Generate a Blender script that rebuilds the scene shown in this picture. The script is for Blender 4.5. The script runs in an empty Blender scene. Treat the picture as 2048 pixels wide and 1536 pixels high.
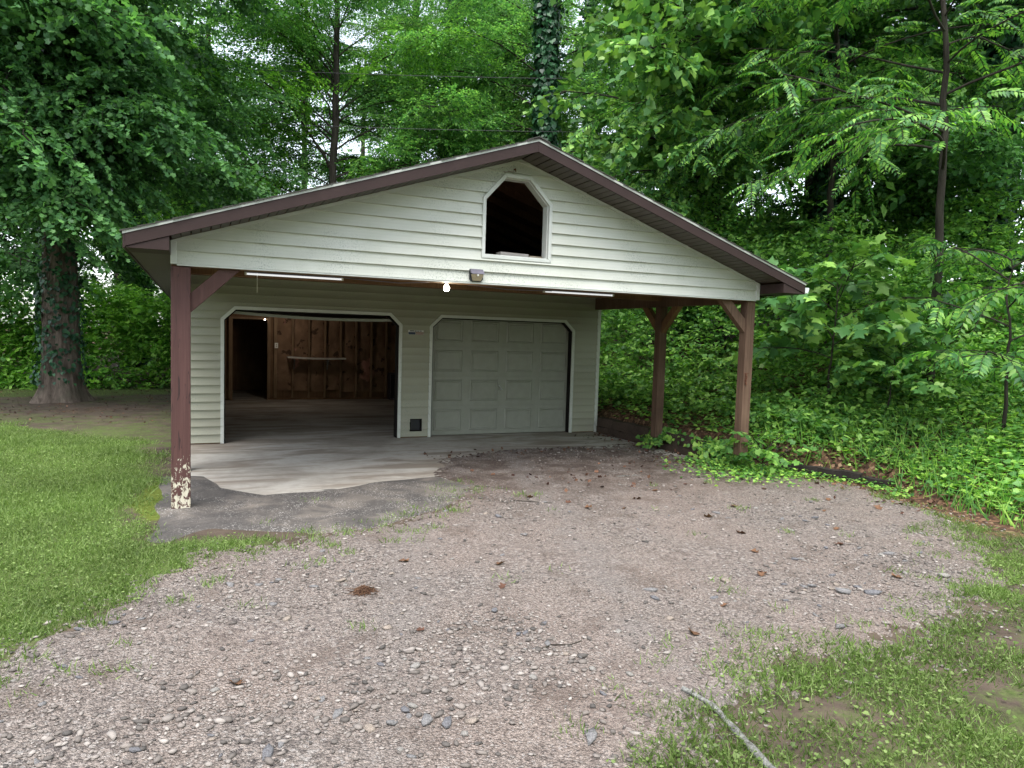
import bpy, bmesh, math, random
import numpy as np
from mathutils import Matrix, Vector

random.seed(7)
SC = bpy.context.scene
COL = SC.collection

# ------------------------------------------------------------------ camera
CAM = np.array([.2184, -7.6042, 1.7124])
YAW, PITCH, ROLL = .4198, -.0671, .0302
cy_, sy_, cp_, sp_ = math.cos(YAW), math.sin(YAW), math.cos(PITCH), math.sin(PITCH)
FW = np.array([sy_*cp_, cy_*cp_, sp_]); RT = np.array([cy_, -sy_, 0.]); UPV = np.cross(RT, FW)
RT, UPV = RT*math.cos(ROLL)+UPV*math.sin(ROLL), UPV*math.cos(ROLL)-RT*math.sin(ROLL)
cam = bpy.data.cameras.new('camera'); camo = bpy.data.objects.new('camera', cam); COL.objects.link(camo)
cam.sensor_fit = 'HORIZONTAL'; cam.sensor_width = 36; cam.lens = 36*1420.7/2048
cam.clip_start = .05; cam.clip_end = 2000
camo.matrix_world = Matrix(((RT[0], UPV[0], -FW[0], CAM[0]), (RT[1], UPV[1], -FW[1], CAM[1]),
                            (RT[2], UPV[2], -FW[2], CAM[2]), (0, 0, 0, 1)))
SC.camera = camo

# ------------------------------------------------------------------ sky, sun, exposure
SUN_EL, SUN_AZ = math.radians(66), math.radians(205)
w = bpy.data.worlds.new('World'); SC.world = w; w.use_nodes = True
nt = w.node_tree; nt.nodes.clear()
sky = nt.nodes.new('ShaderNodeTexSky'); sky.sky_type = 'NISHITA'; sky.sun_disc = False
sky.sun_elevation = SUN_EL; sky.sun_rotation = SUN_AZ; sky.air_density = 1.0; sky.dust_density = 1.6; sky.ozone_density = 1.0
hs = nt.nodes.new('ShaderNodeHueSaturation'); hs.inputs['Saturation'].default_value = .42   # cloud cover: the blue is greyed out
bg = nt.nodes.new('ShaderNodeBackground'); bg.inputs['Strength'].default_value = .15
wo = nt.nodes.new('ShaderNodeOutputWorld')
nt.links.new(sky.outputs[0], hs.inputs['Color']); nt.links.new(hs.outputs[0], bg.inputs[0]); nt.links.new(bg.outputs[0], wo.inputs[0])
sl = bpy.data.lights.new('sun', 'SUN'); sl.energy = 1.35; sl.angle = math.radians(50); sl.color = (1, .97, .92)
so = bpy.data.objects.new('sun', sl); COL.objects.link(so)
sd = Vector((math.sin(SUN_AZ)*math.cos(SUN_EL), math.cos(SUN_AZ)*math.cos(SUN_EL), math.sin(SUN_EL)))
so.rotation_euler = sd.to_track_quat('Z', 'Y').to_euler(); so.location = (0, -10, 30)
SC.view_settings.view_transform = 'Standard'; SC.view_settings.look = 'None'
SC.view_settings.exposure = 1.82; SC.view_settings.gamma = 1; SC.view_settings.use_curve_mapping = False
SC.render.engine = 'CYCLES'
SC.cycles.max_bounces = 7; SC.cycles.diffuse_bounces = 5; SC.cycles.glossy_bounces = 2; SC.cycles.transmission_bounces = 4
SC.cycles.use_denoising = True

# ------------------------------------------------------------------ node helpers
class NT:
    def __init__(s, name):
        s.m = bpy.data.materials.new(name); s.m.use_nodes = True; s.t = s.m.node_tree; s.t.nodes.clear()
        s.out = s.t.nodes.new('ShaderNodeOutputMaterial')
    def n(s, typ, **kw):
        nd = s.t.nodes.new(typ)
        for k, v in kw.items():
            if k in nd.inputs: s.put(nd.inputs[k], v)
            else: setattr(nd, k, v)
        return nd
    def put(s, inp, v):
        if hasattr(v, 'is_output'): s.t.links.new(v, inp)
        elif isinstance(v, (tuple, list)) and inp.type == 'RGBA' and len(v) == 3: inp.default_value = (*v, 1)
        elif inp.type == 'RGBA' and isinstance(v, (int, float)): inp.default_value = (v, v, v, 1)
        else: inp.default_value = v
    def coord(s, kind='Object', scale=None):
        o = s.n('ShaderNodeTexCoord').outputs[kind]
        if scale:
            mp = s.n('ShaderNodeMapping'); s.put(mp.inputs['Vector'], o); mp.inputs['Scale'].default_value = scale; o = mp.outputs[0]
        return o
    def noise(s, vec, scale, detail=3, rough=.55, dist=0):
        nd = s.n('ShaderNodeTexNoise'); s.put(nd.inputs['Vector'], vec); nd.inputs['Scale'].default_value = scale
        nd.inputs['Detail'].default_value = detail; nd.inputs['Roughness'].default_value = rough; nd.inputs['Distortion'].default_value = dist
        return nd.outputs[0]
    def voro(s, vec, scale, feature='F1', out='Distance'):
        nd = s.n('ShaderNodeTexVoronoi'); s.put(nd.inputs['Vector'], vec); nd.inputs['Scale'].default_value = scale; nd.feature = feature
        return nd.outputs[out]
    def ramp(s, fac, stops):
        nd = s.n('ShaderNodeValToRGB'); s.put(nd.inputs[0], fac); e = nd.color_ramp.elements
        while len(e) < len(stops): e.new(.5)
        for el, (p, c) in zip(e, stops):
            el.position = p; el.color = (*c, 1) if isinstance(c, (tuple, list)) else (c, c, c, 1)
        return nd.outputs[0]
    def mix(s, fac, a, b, mode='MIX'):
        nd = s.n('ShaderNodeMix', data_type='RGBA', blend_type=mode); s.put(nd.inputs[0], fac); s.put(nd.inputs[6], a); s.put(nd.inputs[7], b)
        return nd.outputs[2]
    def math(s, op, a, b=0.):
        nd = s.n('ShaderNodeMath', operation=op); s.put(nd.inputs[0], a); s.put(nd.inputs[1], b); return nd.outputs[0]
    def bump(s, h, strength=.5, dist=.01):
        nd = s.n('ShaderNodeBump'); s.put(nd.inputs['Height'], h); nd.inputs['Strength'].default_value = strength; nd.inputs['Distance'].default_value = dist
        return nd.outputs[0]
    def pbr(s, color, rough=.7, bump=None, spec=.4, metal=0):
        b = s.n('ShaderNodeBsdfPrincipled'); s.put(b.inputs['Base Color'], color); s.put(b.inputs['Roughness'], rough)
        b.inputs['Specular IOR Level'].default_value = spec; b.inputs['Metallic'].default_value = metal
        if bump is not None: s.put(b.inputs['Normal'], bump)
        s.t.links.new(b.outputs[0], s.out.inputs[0]); return b

def sep(m, vec, ch):
    nd = m.n('ShaderNodeSeparateXYZ'); m.put(nd.inputs[0], vec); return nd.outputs[ch]

M = {}
def wood(name, dark, light, scale=(30, 30, 2.5), rough=.7):
    m = NT(name); v = m.coord('Object', scale)
    g = m.noise(v, 1.0, 6, .65, .6); big = m.noise(m.coord(), 2.2, 3)
    c = m.mix(m.ramp(big, [(.35, .0), (.7, .6)]), m.ramp(g, [(.3, dark), (.7, light)]), tuple(x*.6 for x in dark))
    m.pbr(c, rough, m.bump(g, .4, .004), .25); M[name] = m.m
def plain(name, col, rough=.6, var=.12, scale=6, spec=.4, metal=0, bumpk=0):
    m = NT(name); g = m.noise(m.coord(), scale, 4)
    c = m.ramp(g, [(.25, tuple(x*(1-var) for x in col)), (.75, tuple(min(1, x*(1+var)) for x in col))])
    m.pbr(c, rough, m.bump(g, bumpk, .004) if bumpk else None, spec, metal); M[name] = m.m

# siding: cream vinyl with grime flecks
m = NT('siding'); v = m.coord()
oi = m.n('ShaderNodeObjectInfo').outputs['Random']
base = m.mix(oi, (.505, .512, .448), (.555, .562, .50))
big = m.noise(v, 1.1, 4, .6)
base = m.mix(m.ramp(big, [(.4, 0.), (.75, .35)]), base, (.37, .385, .30))
sp = m.noise(v, 75, 3, .7); msk = m.noise(v, 1.6, 2)
fl = m.math('MULTIPLY', m.ramp(sp, [(.53, 0.), (.62, 1.)]), m.ramp(msk, [(.46, 0.), (.62, .75)]))
base = m.mix(fl, base, (.21, .235, .20))
m.pbr(base, m.ramp(big, [(.3, .38), (.7, .55)]), m.bump(m.noise(m.coord('Object', (3, 60, 160)), 1, 3), .08, .002), .4); M['siding'] = m.m
M['siding_shade'] = M['siding'].copy(); M['siding_shade'].name = 'siding_shade'
for nd in M['siding_shade'].node_tree.nodes:      # same vinyl; carport shade put into the colour, darker and yellower
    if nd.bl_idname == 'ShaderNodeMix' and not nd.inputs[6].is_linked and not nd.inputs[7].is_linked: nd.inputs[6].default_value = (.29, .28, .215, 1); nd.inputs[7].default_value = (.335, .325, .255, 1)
plain('trim', (.54, .55, .51), .45, .1, 5)
plain('fascia', (.034, .020, .018), .55, .14, 4, .2)
plain('soffit', (.070, .055, .047), .5, .12, 5)
plain('drip_edge', (.36, .37, .33), .35, .15, 8, .5)
plain('gutter_white', (.6, .61, .61), .35, .06, 6)
plain('shingle', (.055, .052, .046), .95, .35, 40, .2, 0, .5)
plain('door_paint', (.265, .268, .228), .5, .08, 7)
plain('rust', (.13, .05, .028), .8, .3, 60, .2)
plain('black_plastic', (.018, .018, .022), .4, .2, 10)
plain('grey_plastic', (.14, .13, .16), .4, .2, 10)
plain('lens_plastic', (.36, .30, .19), .3, .2, 30, .5)
plain('white_plastic', (.75, .74, .68), .35, .05, 9)
plain('dark_gap', (.012, .010, .009), .9, .2, 6, .1)
plain('zinc', (.45, .45, .45), .4, .1, 20, .5, .8)
wood('brown_paint', (.062, .027, .022), (.092, .043, .036), (40, 40, 1.2), .55)
wood('weathered_post', (.080, .044, .028), (.185, .118, .080), (55, 55, 1.6), .8)
wood('stud_wood', (.20, .125, .070), (.33, .22, .13), (50, 50, 2), .8)
wood('raw_wood', (.13, .068, .034), (.26, .15, .078), (50, 50, 2), .8)
wood('dark_timber', (.035, .024, .018), (.085, .060, .045), (2.5, 40, 40), .9)
wood('tie_timber', (.012, .010, .009), (.040, .032, .028), (3, 50, 50), .9)
wood('grey_board', (.20, .18, .17), (.42, .39, .36), (3, 50, 50), .85)
wood('shelf_board', (.17, .14, .10), (.30, .25, .19), (2, 50, 50), .8)
# peeling post: brown paint over old cream paint, flaking at the foot
m = NT('peeling_post'); v = m.coord(); z = sep(m, v, 2)
g = m.noise(m.coord('Object', (40, 40, 1.2)), 1, 5, .6, .5)
brown = m.ramp(g, [(.3, (.066, .029, .026)), (.7, (.100, .047, .041))])
fl = m.noise(m.coord('Object', (34, 34, 17)), 1, 5, .65, .8)
lim = m.math('MULTIPLY', m.ramp(z, [(.0, 1.), (.42, .80), (.74, 0.)]), .53)
peel = m.ramp(m.math('ADD', fl, m.math('SUBTRACT', lim, .64)), [(.37, 0.), (.40, 1.)])
crackx = m.ramp(m.noise(m.coord('Object', (14, 14, .9)), 1, 2), [(.492, 0.), (.5, 1.), (.508, 0.)])
c = m.mix(peel, brown, m.ramp(g, [(.3, (.42, .38, .28)), (.7, (.60, .56, .45))]))
c = m.mix(m.math('MULTIPLY', crackx, .8), c, (.015, .010, .010))
m.pbr(c, .65, m.bump(m.math('SUBTRACT', g, m.math('MULTIPLY', peel, .6)), .5, .006), .3); M['peeling_post'] = m.m
# concrete with damp stains
m = NT('concrete'); v = m.coord()
n1 = m.noise(v, .9, 5, .6, .4); n2 = m.noise(v, 9, 5, .65); n3 = m.noise(m.coord('Object', (.35, 1.5, 1)), 1.3, 4, .6, 1.2)
c = m.ramp(n1, [(.3, (.25, .222, .185)), (.5, (.39, .362, .315)), (.75, (.44, .415, .37))])
c = m.mix(m.ramp(n3, [(.47, 0.), (.60, .85)]), c, (.20, .162, .125))
c = m.mix(m.ramp(n2, [(.45, 0.), (.8, .4)]), c, (.16, .145, .12))
vx = sep(m, v, 0); vy = sep(m, v, 1)
ed = m.math('ADD', m.math('SUBTRACT', m.math('ADD', .86, m.math('MULTIPLY', vx, .07)), vy), m.math('MULTIPLY', m.math('SUBTRACT', m.noise(v, 1.7, 5, .6), .5), 1.1))
wet = m.ramp(ed, [(.50, 0.), (.56, 1.)])
c = m.mix(m.math('MULTIPLY', wet, .8), c, (.062, .058, .055))
pud = m.noise(m.coord('Object', (.8, 3.2, 1)), 1.1, 3, .5, .8)
pm = m.math('MULTIPLY', m.ramp(pud, [(.62, 0.), (.64, 1.)]), m.ramp(vy, [(.0, 1.), (1., 0.)]))
c = m.mix(m.math('MULTIPLY', pm, .6), c, (.07, .062, .055))
m.pbr(c, m.mix(wet, .8, .5), m.bump(n2, .3, .004), .35); M['concrete'] = m.m
# gravel driveway
m = NT('gravel'); v = m.coord()
cell = m.n('ShaderNodeTexVoronoi'); m.put(cell.inputs['Vector'], v); cell.inputs['Scale'].default_value = 100
cr = sep(m, cell.outputs['Color'], 0)
cell2 = m.n('ShaderNodeTexVoronoi'); m.put(cell2.inputs['Vector'], v); cell2.inputs['Scale'].default_value = 48
cr2 = sep(m, cell2.outputs['Color'], 1)
fine = m.ramp(cr, [(0, (0.081, 0.065, 0.056)), (.3, (0.204, 0.166, 0.142)), (.6, (0.319, 0.263, 0.227)), (.88, (0.436, 0.365, 0.316)), (1, (0.452, 0.422, 0.394))])
coarse = m.ramp(cr2, [(0, (0.081, 0.070, 0.069)), (.4, (0.222, 0.189, 0.167)), (.8, (0.380, 0.322, 0.282)), (1, (0.452, 0.422, 0.394))])
patch = m.noise(v, 1.3, 4, .6)
c = m.mix(m.ramp(patch, [(.40, .1), (.62, .8)]), fine, coarse)
warm = m.noise(v, .55, 3)
c = m.mix(m.ramp(warm, [(.4, 0.), (.7, .40)]), c, (0.355, 0.265, 0.221))
dirt = m.noise(v, 2.3, 5, .65)
c = m.mix(m.ramp(dirt, [(.54, 0.), (.70, .60)]), c, (0.133, 0.095, 0.073))
vy = sep(m, v, 1); vx = sep(m, v, 0)
soilb = m.math('MULTIPLY', m.ramp(m.math('DIVIDE', m.math('ADD', vy, 1.6), 4.), [(.0, 0.), (.45, 1.)]), m.ramp(m.noise(v, 2.8, 5, .7), [(.36, 0.), (.58, .8)]))
c = m.mix(soilb, c, (0.094, 0.062, 0.047))
wig = m.math('MULTIPLY', m.math('SUBTRACT', m.noise(v, .9, 3), .5), .5)
trk = []
for x0 in (3.95, 2.45):      # two compacted wheel tracks, packed with pale fines
    tt = m.math('ABSOLUTE', m.math('SUBTRACT', m.math('ADD', vx, wig), m.math('ADD', x0, m.math('MULTIPLY', vy, .30))))
    trk.append(m.ramp(tt, [(.06, 1.), (.26, 0.)]))
tk = m.math('MULTIPLY', m.math('ADD', trk[0], trk[1]), m.ramp(m.noise(v, 3.1, 4, .65), [(.36, .0), (.6, .55)]))
c = m.mix(tk, c, m.ramp(cr, [(0, (.21, .182, .165)), (1, (.33, .295, .27))]))
edgd = m.ramp(m.math('MINIMUM', cell.outputs['Distance'], m.math('MULTIPLY', cell2.outputs['Distance'], .8)), [(.0, 1.), (.55, .66)])
c = m.mix(1., c, edgd, 'MULTIPLY')
h = m.math('ADD', m.math('MULTIPLY', cell.outputs['Distance'], -1.0), m.math('MULTIPLY', cell2.outputs['Distance'], -.9))
m.pbr(c, .8, m.bump(m.math('ADD', h, m.math('MULTIPLY', dirt, .8)), 1., .016), .3); M['gravel'] = m.m
# dark dirt / asphalt apron with pale grit
m = NT('apron'); v = m.coord()
cell = m.n('ShaderNodeTexVoronoi'); m.put(cell.inputs['Vector'], v); cell.inputs['Scale'].default_value = 115
grit = m.math('MULTIPLY', m.ramp(sep(m, cell.outputs['Color'], 0), [(.90, 0.), (.93, 1.)]), m.ramp(m.noise(v, 2.5, 3), [(.42, .1), (.62, 1.)]))
n1 = m.noise(v, 1.9, 6, .65, .5); n2 = m.noise(v, 16, 4, .7)
c = m.ramp(n1, [(.32, (.036, .034, .033)), (.5, (.074, .066, .060)), (.66, (.15, .130, .110))])
c = m.mix(m.ramp(n2, [(.4, 0.), (.8, .5)]), c, (.11, .10, .092))
c = m.mix(m.math('MULTIPLY', grit, .8), c, (.42, .40, .37))
m.pbr(c, .7, m.bump(n2, .5, .008), .35); M['apron'] = m.m
# soil under lawn and woods; R grass, G moss, B leaf litter
m = NT('soil'); v = m.coord()
at = m.n('ShaderNodeVertexColor', layer_name='cover')
n1 = m.noise(v, 3, 5, .65); n2 = m.noise(v, 22, 4, .7)
soil = m.ramp(n1, [(.3, (.045, .034, .026)), (.7, (.105, .080, .060))])
grs = m.ramp(n2, [(.3, (.045, .062, .018)), (.7, (.095, .130, .036))])
mos = m.ramp(n2, [(.3, (.055, .078, .012)), (.7, (.120, .145, .026))])
cell = m.n('ShaderNodeTexVoronoi'); m.put(cell.inputs['Vector'], v); cell.inputs['Scale'].default_value = 24
lit = m.ramp(sep(m, cell.outputs['Color'], 0), [(0, (.03, .018, .012)), (.5, (.085, .048, .030)), (.85, (.15, .085, .05)), (1, (.27, .18, .11))])
wob = m.math('SUBTRACT', m.noise(v, 5, 4, .7), .5)
def lim(ch, k=.9): return m.ramp(m.math('ADD', sep(m, at.outputs[0], ch), m.math('MULTIPLY', wob, k)), [(.35, 0.), (.6, 1.)])
c = m.mix(lim(2), soil, lit); c = m.mix(lim(0), c, grs); c = m.mix(lim(1), c, mos)
m.pbr(c, .95, m.bump(m.math('ADD', n2, m.math('MULTIPLY', cell.outputs['Distance'], -.6)), .7, .012), .15); M['soil'] = m.m
# insulation paper
m = NT('insulation'); v = m.coord(); n1 = m.noise(v, 2.2, 5, .6); n2 = m.noise(v, 5, 3)
c = m.ramp(n1, [(.3, (.15, .088, .052)), (.6, (.27, .165, .10)), (.8, (.34, .22, .14))])
c = m.mix(m.ramp(n2, [(.62, 0.), (.66, .8)]), c, (.045, .026, .016))
c = m.mix(m.ramp(m.noise(v, 1.7, 4), [(.64, 0.), (.68, .7)]), c, (.50, .24, .19))
m.pbr(c, .9, m.bump(n1, .6, .03), .2); M['insulation'] = m.m
# bark, ivy-dark bark
def bark(name, d, l, s):
    m = NT(name); v = m.coord('Object', s); g = m.noise(v, 1, 7, .7, .5)
    c = m.ramp(g, [(.3, d), (.65, l)]); c = m.mix(m.ramp(m.noise(m.coord(), 2, 3), [(.5, 0.), (.7, .5)]), c, (.05, .06, .035))
    m.pbr(c, .95, m.bump(g, .9, .04), .15); M[name] = m.m
bark('bark_grey', (.045, .035, .028), (.17, .135, .108), (9, 9, 1.3))
bark('bark_dark', (.012, .011, .009), (.050, .042, .034), (10, 10, 1.5))
bark('lichen_bark', (.05, .042, .036), (.38, .38, .35), (40, 40, 9))

def leaf(name, dark, mid, light, rough=.42, trans=.30, clump=.4, cs=.55, spec=.30):
    m = NT(name); r = m.n('ShaderNodeNewGeometry').outputs['Random Per Island']
    c = m.ramp(r, [(.0, dark), (.45, mid), (.86, light), (1., tuple(min(1, x*1.3) for x in light))])
    g = m.noise(m.coord(), cs, 2)
    k = m.ramp(g, [(.3, 1-clump), (.7, 1+.0)])
    c = m.mix(1., c, k, 'MULTIPLY')
    b = m.pbr(c, rough, None, spec)
    t = m.n('ShaderNodeBsdfTranslucent'); m.put(t.inputs[0], m.mix(1., c, (1.12, 1.3, .62), 'MULTIPLY'))
    mx = m.n('ShaderNodeMixShader'); mx.inputs[0].default_value = trans
    m.t.links.new(b.outputs[0], mx.inputs[1]); m.t.links.new(t.outputs[0], mx.inputs[2]); m.t.links.new(mx.outputs[0], m.out.inputs[0])
    M[name] = m.m
leaf('leaf_maple', (0.047, 0.127, 0.050), (0.091, 0.233, 0.078), (0.165, 0.357, 0.114), .42, .42)
leaf('leaf_beech', (0.074, 0.208, 0.074), (0.137, 0.345, 0.104), (0.264, 0.495, 0.145), .45, .50)
leaf('leaf_forest', (0.058, 0.164, 0.056), (0.128, 0.310, 0.087), (0.248, 0.461, 0.116), .42, .48)
leaf('leaf_lime', (00.088, 00.249, 00.040), (00.176, 00.418, 00.062), (00.296, 00.559, 00.086), .45, .42)
leaf('leaf_pinnate', (0.056, 0.171, 0.058), (0.119, 0.322, 0.080), (0.282, 0.526, 0.101), .42, .45)
leaf('leaf_broad', (0.062, 0.175, 0.057), (0.140, 0.328, 0.089), (0.309, 0.526, 0.119), .30, .30)
leaf('leaf_ivy', (00.010, 00.043, 00.022), (00.022, 00.081, 00.036), (00.044, 00.139, 00.054), .36, .15)
leaf('leaf_under', (0.074, 0.192, 0.053), (0.157, 0.363, 0.084), (0.329, 0.573, 0.123), .42, .45)
leaf('leaf_cover', (0.074, 0.202, 0.054), (0.174, 0.401, 0.088), (0.393, 0.634, 0.126), .40, .40)
leaf('blade', (.088, .150, .032), (.170, .272, .060), (.270, .365, .120), .5, .35, .4, .9)
leaf('dead', (000.050, 000.024, 000.014), (000.125, 000.060, 000.032), (000.260, 000.145, 000.080), .7, .1)
leaf('dead_red', (0.035, 0.014, 0.010), (0.085, 0.036, 0.024), (0.170, 0.085, 0.050), .7, .1)
leaf('stone_mix', (.075, .068, .062), (.200, .172, .152), (.29, .258, .232), .8, 0., .2, 1.5)
for nme in ('stone_mix',): pass

# ------------------------------------------------------------------ mesh helpers
class MB:
    def __init__(s): s.v = []; s.f = []
    def quad(s, a, b, c, d): k = len(s.v); s.v += [a, b, c, d]; s.f.append((k, k+1, k+2, k+3))
    def hexa(s, p):           # p: 8 points, bottom 4 then top 4
        k = len(s.v); s.v += [tuple(q) for q in p]
        for f in ((3, 2, 1, 0), (4, 5, 6, 7), (0, 1, 5, 4), (1, 2, 6, 5), (2, 3, 7, 6), (3, 0, 4, 7)): s.f.append(tuple(k+i for i in f))
        return s
    def box(s, x0, x1, y0, y1, z0, z1):
        return s.hexa([(x0, y0, z0), (x1, y0, z0), (x1, y1, z0), (x0, y1, z0), (x0, y0, z1), (x1, y0, z1), (x1, y1, z1), (x0, y1, z1)])
    def prism(s, poly, y0, y1):   # poly in XZ, extruded along Y
        n = len(poly); k = len(s.v)
        s.v += [(x, y0, z) for x, z in poly] + [(x, y1, z) for x, z in poly]
        s.f.append(tuple(range(k, k+n))); s.f.append(tuple(range(k+2*n-1, k+n-1, -1)))
        for i in range(n): j = (i+1) % n; s.f.append((k+i, k+n+i, k+n+j, k+j))
        return s
    def ring(s, outer, inner, y0, y1):  # frame between two polygons of equal length
        n = len(outer)
        for i in range(n):
            j = (i+1) % n; a, b, c, d = outer[i], outer[j], inner[j], inner[i]
            s.hexa([(a[0], y0, a[1]), (b[0], y0, b[1]), (c[0], y0, c[1]), (d[0], y0, d[1]),
                    (a[0], y1, a[1]), (b[0], y1, b[1]), (c[0], y1, c[1]), (d[0], y1, d[1])])
        return s
    def strip(s, outer, inner, y0, y1):  # open version
        n = len(outer)
        for i in range(n-1):
            a, b, c, d = outer[i], outer[i+1], inner[i+1], inner[i]
            s.hexa([(a[0], y0, a[1]), (b[0], y0, b[1]), (c[0], y0, c[1]), (d[0], y0, d[1]),
                    (a[0], y1, a[1]), (b[0], y1, b[1]), (c[0], y1, c[1]), (d[0], y1, d[1])])
        return s
    def tube(s, pts, rad, n=8):
        pts = [Vector(p) for p in pts]; k0 = len(s.v)
        for i, p in enumerate(pts):
            d = (pts[min(i+1, len(pts)-1)]-pts[max(i-1, 0)]).normalized()
            a = d.cross(Vector((0, 0, 1)) if abs(d.z) < .9 else Vector((1, 0, 0))).normalized(); b = d.cross(a)
            r = rad[i] if hasattr(rad, '__len__') else rad
            for j in range(n):
                t = 2*math.pi*j/n; s.v.append(tuple(p+a*r*math.cos(t)+b*r*math.sin(t)))
        for i in range(len(pts)-1):
            for j in range(n):
                q = (j+1) % n; s.f.append((k0+i*n+j, k0+i*n+q, k0+(i+1)*n+q, k0+(i+1)*n+j))
        s.f.append(tuple(k0+j for j in range(n-1, -1, -1))); e = k0+(len(pts)-1)*n; s.f.append(tuple(e+j for j in range(n)))
        return s
    def lathe(s, prof, c, n=16):
        k0 = len(s.v)
        for r, z in prof:
            for j in range(n): t = 2*math.pi*j/n; s.v.append((c[0]+r*math.cos(t), c[1]+r*math.sin(t), c[2]+z))
        for i in range(len(prof)-1):
            for j in range(n): q = (j+1) % n; s.f.append((k0+i*n+j, k0+i*n+q, k0+(i+1)*n+q, k0+(i+1)*n+j))
        return s
def obj(name, mb, mat, parent=None, bevel=0, smooth=False):
    me = bpy.data.meshes.new(name); me.from_pydata(mb.v, [], mb.f)
    bm = bmesh.new(); bm.from_mesh(me); bmesh.ops.recalc_face_normals(bm, faces=bm.faces)
    if bevel: bmesh.ops.bevel(bm, geom=bm.edges[:], offset=bevel, segments=1, affect='EDGES', profile=.5)
    bm.to_mesh(me); bm.free()
    me.materials.append(M[mat] if isinstance(mat, str) else mat)
    if smooth: me.polygons.foreach_set('use_smooth', [True]*len(me.polygons))
    return link(name, me, parent)
def link(name, me, parent=None):
    o = bpy.data.objects.new(name, me); COL.objects.link(o); o.parent = parent; return o
def tag(o, label=None, cat=None, group=None, kind=None):
    for k, v in (('label', label), ('category', cat), ('group', group), ('kind', kind)):
        if v: o[k] = v
    return o
def thing(name, label, cat, loc=(0, 0, 0), group=None):
    o = bpy.data.objects.new(name, None); COL.objects.link(o); o.location = loc; o.empty_display_size = .2
    return tag(o, label, cat, group)
def npmesh(name, V, F, mat, smooth=False):
    V = np.ascontiguousarray(V, np.float32); F = np.ascontiguousarray(F, np.int32)
    me = bpy.data.meshes.new(name); n, k = F.shape
    me.vertices.add(len(V)); me.vertices.foreach_set('co', V.ravel())
    me.loops.add(n*k); me.loops.foreach_set('vertex_index', F.ravel())
    me.polygons.add(n); me.polygons.foreach_set('loop_start', np.arange(0, n*k, k, dtype=np.int32))
    me.update(calc_edges=True)
    if smooth: me.polygons.foreach_set('use_smooth', np.ones(n, bool))
    me.materials.append(M[mat]); return me

# ------------------------------------------------------------------ terrain
W, D, YB, YE = 7.27, 4.18, 11.3, 14.4     # width, carport depth, back wall of bay, rear of building
SLAB = -.08
rs = np.random.RandomState(3)
_ph = rs.rand(40, 4)
def fnoise(x, y, f=1., oct=4, seed=0):
    r = 0; a = 1.; tot = 0
    for i in range(oct):
        for k in range(3):
            p = _ph[(seed*7+i*3+k) % 40]; an = p[0]*6.283
            r = r+a*np.sin((x*math.cos(an)+y*math.sin(an))*f*(1+.35*p[1])+p[2]*6.283)*np.sin((y*math.cos(an*1.7)-x*math.sin(an*1.3))*f*.8*(1+.3*p[3])+p[1]*6.283)
            tot += a
        a *= .5; f *= 2.03
    return r/tot*1.6
EY = [-40, -7, -5, -4, -3.2, -2, -1.2, 0, .7, 4.3, 15, 60]
EX = [9.5, 9., 8.2, 7.9, 7.8, 8.1, 8.38, 7.85, 7.42, 7.42, 8.2, 9]
def edge(y): return np.interp(y, EY, EX)
def ground(x, y):
    x = np.asarray(x, float); y = np.asarray(y, float)
    h = -.088+.016*fnoise(x, y, 1.1, 4, 1)+.05*fnoise(x, y, .18, 2, 2)*np.clip((np.hypot(x-3, y-2)-9)/10, 0, 1)
    d = x-edge(y)
    k = np.clip((y+2.6)/2.2, 0, 1)                  # timbered part of the bank
    step = .30*k*np.clip(d/.18, 0, 1)+.06*(1-k)*np.clip(d/.8, 0, 1)
    up = np.where(d > 0, .30*d*(.45+.55*k), 0); up = 5*np.tanh(up/5)
    h = h+step+up*np.clip((y+8)/4, .25, 1)+.05*fnoise(x, y, 2.2, 3, 5)*np.clip(d, 0, 1)
    h = h+.035*np.clip((y-16), 0, 60)*np.clip((x+12)/12, 0, 1)
    inside = (x > .06) & (x < 7.40) & (y > .35) & (y < YE)
    return np.where(inside, np.minimum(h, -.16), h)
def poly_sd(px, py, poly):
    """signed distance, positive inside"""
    P = np.array(poly, float); n = len(P); best = np.full(px.shape, 1e9); ins = np.zeros(px.shape, bool)
    for i in range(n):
        a, b = P[i], P[(i+1) % n]; e = b-a; t = np.clip(((px-a[0])*e[0]+(py-a[1])*e[1])/(e@e+1e-12), 0, 1)
        best = np.minimum(best, np.hypot(px-a[0]-t*e[0], py-a[1]-t*e[1]))
        c = ((a[1] > py) != (b[1] > py)) & (px < (b[0]-a[0])*(py-a[1])/(b[1]-a[1]+1e-12)+a[0]); ins ^= c
    return np.where(ins, best, -best)
DRIVE = [(-3, -9), (-1.6, -5.2), (-.78, -3.3), (-.5, -2.7), (-.07, -2.21), (.32, -1.5), (.87, -1.46), (1.23, -1.25), (1.79, -1.17), (2.48, -.67),
         (2.89, -.06), (3.05, 1.11), (3.54, 2.15), (4.56, 2.5), (5.91, 2.54), (7.1, 2.35), (7.18, 1.0), (7.5, .2), (7.72, -.4), (7.98, -1.2), (7.78, -2.1),
         (7.5, -2.9), (6.6, -3.7), (5.38, -4.43), (4.63, -4.71), (3.96, -4.7), (3.32, -4.74), (2.77, -4.9), (2.1, -5.3), (1.9, -9)]
APRON = [(-.22, -1.11), (-.05, -.21), (-.12, .41), (-.2, 1.9), (.3, 1.6), (.48, .9), (.91, .42), (1.54, .44), (2.46, .8), (3.1, 1.0), (3.2, -.02), (2.6, -.75), (1.77, -1.25), (1.22, -1.33), (.82, -1.12), (.34, -.78), (-.01, -1.24)]
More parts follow.
